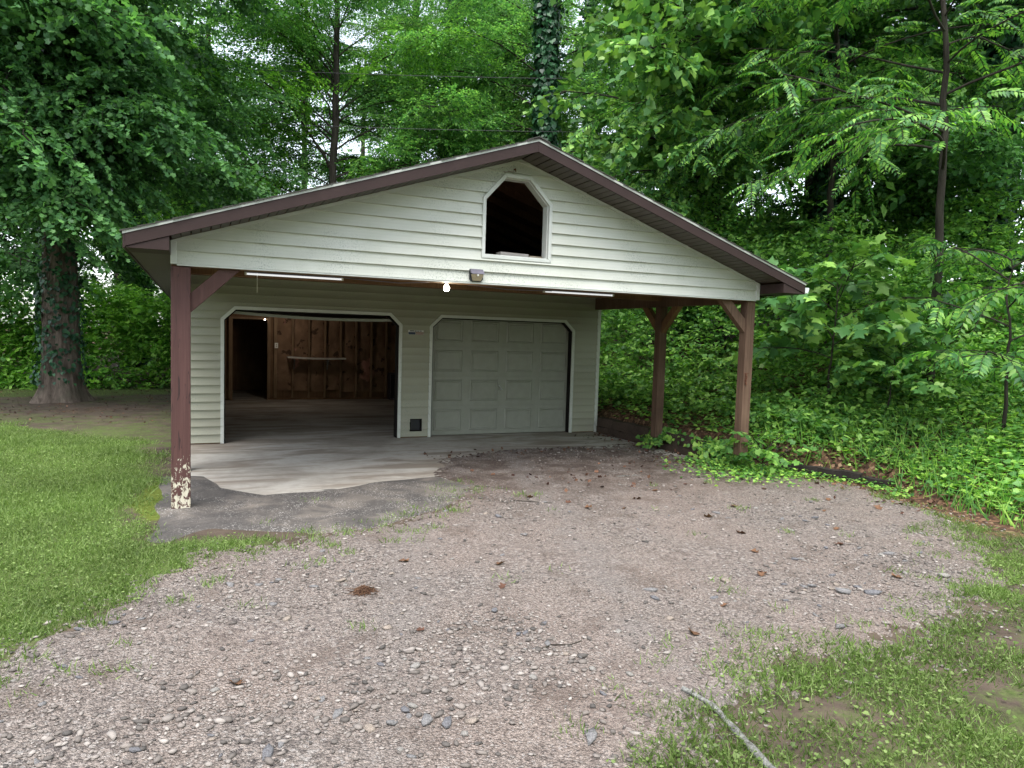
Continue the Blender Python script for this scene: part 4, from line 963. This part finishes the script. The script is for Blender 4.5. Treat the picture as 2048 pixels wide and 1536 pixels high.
# ------------------------------------------------------------------ undergrowth, far wood, ground cover
def stuff(name, V, F, mat, label, cat): return tag(link(name, npmesh(name, V, F, mat)), label, cat, kind='stuff')
rng = np.random.RandomState(101)
def thicket(rng, n, xr, yr, height, kind, size, K, L=(.25, .6), ok=None, top=.45, flat=.5):
    x = rng.uniform(*xr, n*3); y = rng.uniform(*yr, n*3); h = height(x, y); k = h > .08
    if ok is not None: k &= ok(x, y)
    x, y, h = x[k][:n], y[k][:n], h[k][:n]
    u = rng.rand(len(x))**top; P = np.stack([x, y, ground(x, y)+h*u], 1)
    a = rng.uniform(0, 6.283, len(x)); Dv = norm(np.stack([np.cos(a), np.sin(a), rng.uniform(-.1, .6, len(x))], 1))
    return leaves_on_twigs(rng, P, Dv, rng.uniform(*L, len(x)), K, kind, size, flat)
def mound(x, y, f, s): return np.clip(.55+.75*fnoise(x, y, f, 3, s), .05, 1.6)
# left: bright thicket at the far end of the lawn
hl = lambda x, y: (.7+2.7*mound(x, y, .75, 11))*np.clip((y-15.3-.8*fnoise(x, y, .7, 2, 3))/1.6, 0, 1)
a = thicket(rng, 9500, (-12, 4.5), (15, 20), hl, 'oval', .13, 7)
b = thicket(rng, 2200, (-12, 4.5), (15, 20), hl, 'maple', .16, 6)
stuff('undergrowth', *merge([a, b]), 'leaf_lime', 'bright green thicket closing the far end of the lawn', 'undergrowth')
# right: shrubs and vines on the bank
def hr(x, y):
    d = x-edge(y); return (.25+2.6*mound(x, y, 1.0, 13)*np.clip((d-np.interp(y, [-2, 0, 1.8, 3], [2.6, 1.9, 1.2, .55]))/1.5, 0, 1)+1.0*np.clip((d-2.5)/3, 0, 1))*np.clip(d/.5, 0, 1)*np.clip((y+1.3)/1.6, .10, 1)
okr = lambda x, y: (x > edge(y)+.55) & (y > -4.5+0*x)
a = thicket(rng, 12500, (7.8, 15), (-3.5, 15), hr, 'oval', .105, 7, ok=okr)
b = thicket(rng, 3600, (7.8, 14), (-2.5, 12), hr, 'round', .10, 6, ok=okr)
stuff('bank_undergrowth', *merge([a, b]), 'leaf_under', 'dense shrubs and vines covering the slope right of the carport', 'undergrowth')
# ivy and weeds over the bank's front
n = 46000; x = rng.uniform(7.4, 14, n*2); y = rng.uniform(-6.5, 6, n*2); d = x-edge(y)
bare = np.clip(.5+1.1*fnoise(x, y, 1.6, 3, 17), 0, 1)
k = (d > .05+.25*rng.rand(n*2)) & (rng.rand(n*2) < np.where(y < .8, 1, .55)*np.where(d < .9, .55+.45*bare, 1)) 
x, y = x[k][:n], y[k][:n]; hgt = .05+.26*np.clip((x-edge(y))/1.2, 0, 1)*mound(x, y, 1.6, 19)
P = np.stack([x, y, ground(x, y)+.02+hgt*rng.rand(len(x))**.5], 1); a = rng.uniform(0, 6.283, len(x))
Dv = np.stack([np.cos(a), np.sin(a), -.1+.3*rng.rand(len(x))], 1)
c1 = place('round', P, Dv, np.array([0, 0, 1.])+rng.normal(0, .4, (len(x), 3)), rng.uniform(.045, .10, len(x)))
n = 9000; x = rng.uniform(7.0, 13, n); y = rng.uniform(-5.5, .5, n); k = (x-edge(y)) > .0; x, y = x[k], y[k]
P = np.stack([x, y, ground(x, y)+.0], 1); Dv = np.stack([rng.normal(0, .5, len(x)), rng.normal(0, .5, len(x)), np.ones(len(x))], 1)
c2 = place('blade', P, Dv, np.stack([rng.normal(0, 1, len(x)), rng.normal(0, 1, len(x)), np.full(len(x), .2)], 1), rng.uniform(.15, .38, len(x)), .5)
# creepers spilling over the timbers
n = 900; yv = np.concatenate([rng.normal(2.05, .16, n//2), rng.normal(.55, .35, n//2)]); xv = 7.40-np.abs(rng.normal(0, .16, n)); zt = np.interp(7.42-xv, [0, .1, .5], [.24, .16, -.05])
P = np.stack([xv, yv, zt+.05*rng.rand(n)], 1); c3 = place('round', P, rng.normal(0, 1, (n, 3))+[-.4, 0, -.4], rng.normal(0, .4, (n, 3))+[-.6, -.3, .8], rng.uniform(.05, .10, n))
n = 4200; x = np.concatenate([rng.normal(7.25, .42, 2200), rng.uniform(7.4, 8.7, 2000)]); y = np.concatenate([rng.normal(.05, .45, 2200), rng.uniform(-1.9, .4, 2000)]); kk = np.abs(x-edge(y)+.02) < np.where(np.arange(n) < 2200, 9, .30); x, y = x[kk], y[kk]; k = (y < 1.0); x, y = x[k], y[k]
zz, _ = drive_z(x, y); zz = np.maximum(zz, ground(x, y)); P = np.stack([x, y, zz+.01+.07*rng.rand(len(x))], 1)
c4 = place('round', P, rng.normal(0, 1, (len(x), 3))*[1, 1, .2], np.array([0, 0, 1.])+rng.normal(0, .35, (len(x), 3)), rng.uniform(.025, .06, len(x)))
stuff('ivy_ground_cover', *merge([c1, c2, c3, c4]), 'leaf_cover', 'low ivy and weeds carpeting the bank beside the gravel', 'ground cover')
# far wood: one mass behind everything, plus an added unseen ring
wt_, wl_, lv_, _ = grow(seed=91, H=19, r0=.25, base=1.0, nl=34, spread=5.0, subs=7, twigs=4, K=6, kind='oval', lsize=.26, elev=.25, droop=.08, topf=.3, twl=(.5, 1.), rings=12, sides=6)
lv2 = grow(seed=92, H=17, r0=.25, base=.6, nl=34, spread=4.6, subs=7, twigs=4, K=6, kind='oval', lsize=.25, elev=.35, droop=.10, topf=.35, twl=(.5, 1.), rings=12, sides=6)[2]
fl_, fw = [], []
spots = [(-15, 24), (-11, 27), (-8, 23.5), (17.5, 1), (17, 6.8), (18.5, 10), (-8.5, 33), (-3.5, 36), (6, 36), (10, 39), (14.5, 33), (17, 28), (20, 24), (22, 18), (23, 12), (21.5, 6), (20, .5), (17, -2.2), (19, 32), (-5.5, 26.5)]
for i, (x, y) in enumerate(spots):
    for (V, F), bucket in (((wt_), fw), ((lv_ if i % 2 else lv2), fl_)):
        an = i*1.9; ca_, sa_ = math.cos(an), math.sin(an); s_ = .9+.25*((i*37) % 10)/10
        R_ = np.array([[ca_, -sa_, 0], [sa_, ca_, 0], [0, 0, 1]]); bucket.append((V@R_.T*s_+[x, y, gz(x, y)], F))
lv3 = grow(seed=93, H=10.5, r0=.25, base=.3, nl=34, spread=4.2, subs=6, twigs=4, K=5, kind='oval', lsize=.42, elev=.3, droop=.08, topf=.3, twl=(.6, 1.2), rings=8, sides=6)[2]
for i, (x, y) in enumerate([(-19, -13), (-15, -19), (-10.5, -22), (-6, -23.5), (-1.5, -24), (3, -24), (7.5, -23), (12, -21.5), (16.5, -19), (20, -14)]):    # unseen trees added behind the camera to block low sky light
    an = i*2.3; ca_, sa_ = math.cos(an), math.sin(an); R_ = np.array([[ca_, -sa_, 0], [sa_, ca_, 0], [0, 0, 1]]); fl_.append((lv3[0]@R_.T+[x, y, gz(x, y)], lv3[1])); fw.append((wt_[0]*.5+[x, y, gz(x, y)], wt_[1]))
stuff('far_wood', *merge(fl_), 'leaf_forest', 'mass of leafy trees deep behind the garage, plus unseen trees added behind the camera', 'woodland')
stuff('far_wood_trunks', *merge(fw), 'bark_dark', 'dim trunks deep behind the garage, plus unseen trunks added behind the camera', 'woodland')

# ------------------------------------------------------------------ lawn, gravel, litter
def scatter(rng, n, xr, yr, dens):
    x = rng.uniform(*xr, n); y = rng.uniform(*yr, n); k = rng.rand(n) < dens(x, y); return x[k], y[k]
def near(x, y): return np.clip((9/np.hypot(x-CAM[0], y-CAM[1]))**1.6, .05, 1)
def lawn_d(x, y):
    s = poly_sd(x, y, LAWN); f = poly_sd(x, y, FRONTG); n_ = fnoise(x, y, 2.6, 4, 21)
    a = np.clip(.5+s*2+n_*.8, 0, 1); b = np.clip(.26+f*.4+n_*1.5, 0, .9)*(f > -.5)
    c = .5*np.clip(poly_sd(x, y, FARL)+n_*.3, 0, 1)
    return np.maximum(np.maximum(a, b), c)*near(x, y)
parts = []
xy = [scatter(rng, *a_, lawn_d) for a_ in ((430000, (-4.6, .9), (-5., 8.2)), (230000, (1.8, 8.2), (-6.7, -2.8)), (40000, (-8, 0), (8, 16.5)))]; x, y = np.concatenate([q[0] for q in xy]), np.concatenate([q[1] for q in xy])
n = len(x); P = np.stack([x, y, ground(x, y)-.004], 1)
Dv = np.stack([rng.normal(0, .75, n), rng.normal(0, .75, n), np.ones(n)], 1)
parts.append(place('blade', P, Dv, np.stack([rng.normal(0, 1, n), rng.normal(0, 1, n), np.full(n, .2)], 1), rng.uniform(.028, .075, n)*(1+.5*fnoise(x, y, 1.8, 3, 23)), 1.05))
k = rng.rand(n) < .16; x, y = x[k]+rng.normal(0, .03, k.sum()), y[k]+rng.normal(0, .03, k.sum()); n = len(x)
P = np.stack([x, y, ground(x, y)+.012+.03*rng.rand(n)], 1); Dv = np.stack([rng.normal(0, 1, n), rng.normal(0, 1, n), .1*np.ones(n)], 1)
parts.append(place('oval', P, Dv, np.array([0, 0, 1.])+rng.normal(0, .35, (n, 3)), rng.uniform(.010, .026, n), 1.5))
# tufts strewn along the edges of the gravel
cx, cyy = rng.uniform(-.9, 8, 3500), rng.uniform(-6, 1.2, 3500); _, s = drive_z(cx, cyy); k = (s > -.2) & (rng.rand(3500) < np.exp(-np.clip(s, 0, 9)/.22)) & (cyy < .6) | (rng.rand(3500) < .012)
cx, cyy = cx[k], cyy[k]; m_ = rng.randint(10, 50, len(cx)); x = np.repeat(cx, m_)+rng.normal(0, .05, m_.sum()); y = np.repeat(cyy, m_)+rng.normal(0, .05, m_.sum())
zz, s = drive_z(x, y); zz = np.maximum(zz, ground(x, y)); n = len(x); P = np.stack([x, y, zz-.004], 1); Dv = np.stack([rng.normal(0, .6, n), rng.normal(0, .6, n), np.ones(n)], 1)
parts.append(place('blade', P, Dv, rng.normal(0, 1, (n, 3)), rng.uniform(.02, .07, n), 1.2))
stuff('grass', *merge(parts), 'blade', 'short patchy grass of the lawn and the gravel edges', 'grass')
# broad weeds in the grass at lower right
n = 1500; x = rng.uniform(2.3, 7.5, n); y = rng.uniform(-6.2, -3.5, n); k = poly_sd(x, y, FRONTG) > .05; x, y = x[k], y[k]; n = len(x); P = np.stack([x, y, ground(x, y)+.012+.015*rng.rand(n)], 1)
wv = place('round', P, rng.normal(0, 1, (n, 3))*[1, 1, .3]+[0, 0, .3], np.array([0, 0, 1.])+rng.normal(0, .3, (n, 3)), rng.uniform(.012, .036, n))
stuff('weeds', *wv, 'blade', 'small broad leaved weeds in the grass at lower right', 'weeds')

def rock(seed):
    r = np.random.RandomState(seed); bm = bmesh.new(); bmesh.ops.create_icosphere(bm, subdivisions=1, radius=1)
    sc = r.uniform(.6, 1.25, 3)*[1, .75, .42]
    for v in bm.verts: v.co = Vector(np.array(v.co)*sc*r.uniform(.58, 1.25))
    V = np.array([v.co for v in bm.verts]); F = np.array([[v.index for v in f.verts] for f in bm.faces]); bm.free(); return V, F
ROCKS = [rock(i) for i in range(8)]
def band(x, y):   # coarse stone gathers in drifts
    a = np.exp(-((y+4.4-.25*(x-.3))/.55)**2)*(x < 2.2)+np.exp(-((x-5.0)/1.0)**2-((y+3.6)/.7)**2)+.9*np.exp(-((x-.9)/.9)**2-((y+2.4)/.5)**2)
    return np.clip(.22+a+.5*fnoise(x, y, 1.5, 3, 31), .04, 1)
x, y = scatter(rng, 120000, (-2.5, 8.5), (-6.6, 2.6), lambda x, y: band(x, y)*near(x, y)*np.clip(near(x, y)*1.6, 0, 1)); zz, s = drive_z(x, y); k = (s > -.40) & (rng.rand(len(s)) < np.clip(1+s*2.2, 0, 1)); zz = np.maximum(zz, ground(x, y)); x, y, zz = x[k], y[k], zz[k]
n = len(x); sz = (.0045+.007*rng.rand(n)**2+.018*rng.rand(n)**7)*(1+.35*np.clip(band(x, y)-.35, 0, .7)*(x < 2.4)*(y < -3.2)); parts = []
kid = rng.randint(0, 8, n)
for i in range(8):
    q = kid == i; V, F = ROCKS[i]; N = q.sum(); an = rng.uniform(0, 6.283, N); c, s_ = np.cos(an), np.sin(an)
    X = V[None, :, 0]*c[:, None]-V[None, :, 1]*s_[:, None]; Y = V[None, :, 0]*s_[:, None]+V[None, :, 1]*c[:, None]
    Pp = np.stack([X, Y, np.broadcast_to(V[None, :, 2], X.shape)], -1)*sz[q][:, None, None]+np.stack([x[q], y[q], zz[q]+.25*sz[q]], 1)[:, None]
    parts.append((Pp.reshape(-1, 3), (F[None]+(np.arange(N)*len(V))[:, None, None]).reshape(-1, 3)))
o = link('loose_gravel', npmesh('loose_gravel', *merge(parts), 'stone_mix'), drive); o['kind'] = 'stuff'
for i, (c0, c1) in enumerate((((.13, .125, .125), (.27, .26, .255)), ((.20, .165, .135), (.36, .30, .25)), ((.10, .095, .10), (.20, .20, .21)), ((.20, .185, .165), (.33, .31, .285)))):
    m = NT('stone_%d' % i); g = m.noise(m.coord(), 3, 5, .65); m.pbr(m.ramp(g, [(.3, c0), (.7, c1)]), .8, m.bump(g, .6, .05), .3); M['stone_%d' % i] = m.m
SMESH = [npmesh('stone', *ROCKS[i % 8], 'stone_%d' % (i % 4)) for i in range(16)]
x, y = scatter(rng, 2600, (-2, 8), (-6.4, 2.), lambda x, y: band(x, y)**1.6*near(x, y)); zz, s = drive_z(x, y); k = s > .03; x, y, zz = x[k][:280], y[k][:280], zz[k][:280]
for i in range(len(x)):
    o = link('stone', SMESH[i % 16], drive); s_ = .019+.030*rng.rand()**2
    if i % 25 == 0: s_ *= 1.6
    o.location = (x[i], y[i], zz[i]+.12*s_); o.scale = (s_, s_, s_*.85); o.rotation_euler = (rng.normal(0, .15), rng.normal(0, .15), rng.uniform(0, 6.283))
# leaf litter along the foot of the bank and the carport edge
n = 7500; x = rng.uniform(3.2, 9.8, n); y = rng.uniform(-2.8, 4.0, n); d = x-edge(y)
k = (rng.rand(n) < np.exp(-(d/.55)**2)*.9*(y > -2.6)+.5*np.exp(-((y-.9)/.45)**2)*np.clip((x-5.2)/2, 0, 1)*(d < 0)+.34*np.exp(-((y-2.2)/.3)**2)*(x < 7.2)*(d < 0)+.30*np.exp(-((y-.3-.25*np.sin(x*2.2))/.55)**2)*np.clip((x-3.2)/1.5, 0, 1)*(d < 0)*np.clip(.5+1.2*fnoise(x, y, 1.9, 3, 27), 0, 1)); x, y = x[k], y[k]; n = len(x)
zz, s = drive_z(x, y); zz = np.where(s > -.05, np.maximum(zz, ground(x, y)), np.maximum(ground(x, y), np.where((x < 7.3) & (y > .3), SLAB, -9)))
P = np.stack([x, y, zz+.006+.02*rng.rand(n)], 1)
lt = place('maple', P, rng.normal(0, 1, (n, 3))*[1, 1, .25], np.array([0, 0, 1.])+rng.normal(0, .45, (n, 3)), rng.uniform(.02, .06, n))
n2 = 1100; x = rng.uniform(-6, -.2, n2); y = rng.uniform(7, 15, n2); P = np.stack([x, y, ground(x, y)+.008], 1)
lt2 = place('oval', P, rng.normal(0, 1, (n2, 3))*[1, 1, .2], np.array([0, 0, 1.])+rng.normal(0, .4, (n2, 3)), rng.uniform(.03, .07, n2))
stuff('leaf_litter', *merge([lt, lt2]), 'dead_red', 'brown fallen leaves gathered along the bank and under the maple', 'leaf litter')
def curl_leaf(seed):
    r = np.random.RandomState(seed); V, F = LEAF['maple']; V = V-np.array([0, .5, 0]); V = V.copy(); V[:, 2] += .9*(V[:, 0]**2)+.35*np.abs(V[:, 1])**2+r.uniform(-.06, .06, len(V)); return npmesh('dead_leaf', V, F, 'dead' if seed % 3 else 'dead_red')
DL = [curl_leaf(i) for i in range(6)]
DLP = [(3.9, -.95), (4.0, -1.2), (4.35, -1.35), (4.75, -1.0), (5.2, -.7), (3.6, -.6), (5.6, -1.6), (5.0, -1.9), (6.4, -2.1), (6.6, -1.0), (6.9, -1.7), (4.2, -3.5), (4.25, -3.46), (4.6, -3.0), (3.5, -3.9), (5.5, -3.1), (5.9, -2.7), (2.4, -2.6), (2.2, -3.1), (1.7, -2.3), (6.1, -.5), (6.8, -.4), (7.1, -2.2), (3.0, -4.2), (1.45, -3.6), (5.2, -3.9), (.4, -3.9), (4.9, -2.5)]
for i, (x, y) in enumerate(DLP):
    o = link('dead_leaf', DL[i % 6]); z_, _ = drive_z(np.array([x]), np.array([y])); s_ = rng.uniform(.05, .10)
    o.location = (x, y, float(z_[0])+.004); o.scale = (s_,)*3; o.rotation_euler = (rng.normal(0, .2), rng.normal(0, .2), rng.uniform(0, 6.28))
    where = 'nearer the carport than the camera' if y > -1.8 else ('in the middle of the open drive' if y > -3.3 else 'in the foreground nearest the camera')
    tag(o, 'curled brown dead leaf on the gravel '+where, 'leaf', 'dead leaves '+where)
# lichened stick at lower right, twigs
def stick(pts, r, mat, name, label):
    pts = np.array(pts, float); zz, _ = drive_z(pts[:, 0], pts[:, 1]); zz = np.maximum(zz, ground(pts[:, 0], pts[:, 1])); rr_ = np.linspace(r, r*.55, len(pts))
    o = link(name, npmesh(name, *tube_np(np.stack([pts[:, 0], pts[:, 1], zz+rr_*.9], 1), rr_*(1+.15*np.sin(np.arange(len(pts))*2.1)), 8), mat, True)); return tag(o, label, 'stick')
t_ = np.linspace(0, 1, 14); px = np.interp(t_, [0, .25, .5, .75, 1], [2.40, 2.45, 2.5, 2.55, 2.49]); py = np.interp(t_, [0, .25, .5, .75, 1], [-5.55, -5.33, -5.18, -4.94, -4.76])
stick(np.stack([px+.006*np.sin(t_*9), py], 1), .021, 'lichen_bark', 'fallen_branch', 'pale lichen covered stick lying at lower right by the grass')
stick([(2.02, -4.1), (2.1, -4.06), (2.2, -4.1), (2.3, -4.06)], .005, 'bark_dark', 'twig', 'thin dark forked twig on the gravel near the front')
stick([(3.35, -.7), (3.5, -.78), (3.72, -.92)], .006, 'bark_dark', 'twig', 'thin dark twig on the gravel before the carport')
# pine-straw clump on the gravel
n = 120; a = rng.uniform(0, 6.28, n); c0 = np.array([1.27, -2.85]); pz = float(drive_z(np.array([1.27]), np.array([-2.85]))[0][0])
tubes = [tube_np(np.array([[c0[0]+.03*rng.normal()-.07*math.cos(q), c0[1]+.03*rng.normal()-.07*math.sin(q), pz+.002], [c0[0]+.02*rng.normal(), c0[1]+.02*rng.normal(), pz+.01+.03*rng.rand()], [c0[0]+.07*math.cos(q), c0[1]+.07*math.sin(q), pz+.004]]), .0018, 3) for q in a]
tag(link('straw_clump', npmesh('straw_clump', *merge(tubes), 'dead')), 'small tangled clump of brown pine straw on the gravel', 'clump')
# overhead cables
for (a, b, sg, lb) in (((-9, 17.5, 8.9), (17, 9.5, 9.9), 1.0, 'upper thin black cable crossing above the roof'), ((-9, 17.2, 7.4), (17, 9.2, 8.2), .9, 'lower thin black cable crossing above the roof')):
    tt = np.linspace(0, 1, 30)[:, None]; pts = np.array(a)*(1-tt)+np.array(b)*tt; pts[:, 2] -= sg*4*(tt*(1-tt))[:, 0]*.35
    tag(link('overhead_cable', npmesh('overhead_cable', *tube_np(pts, .008, 5), 'black_plastic', True)), lb, 'cable', 'cables above the garage')
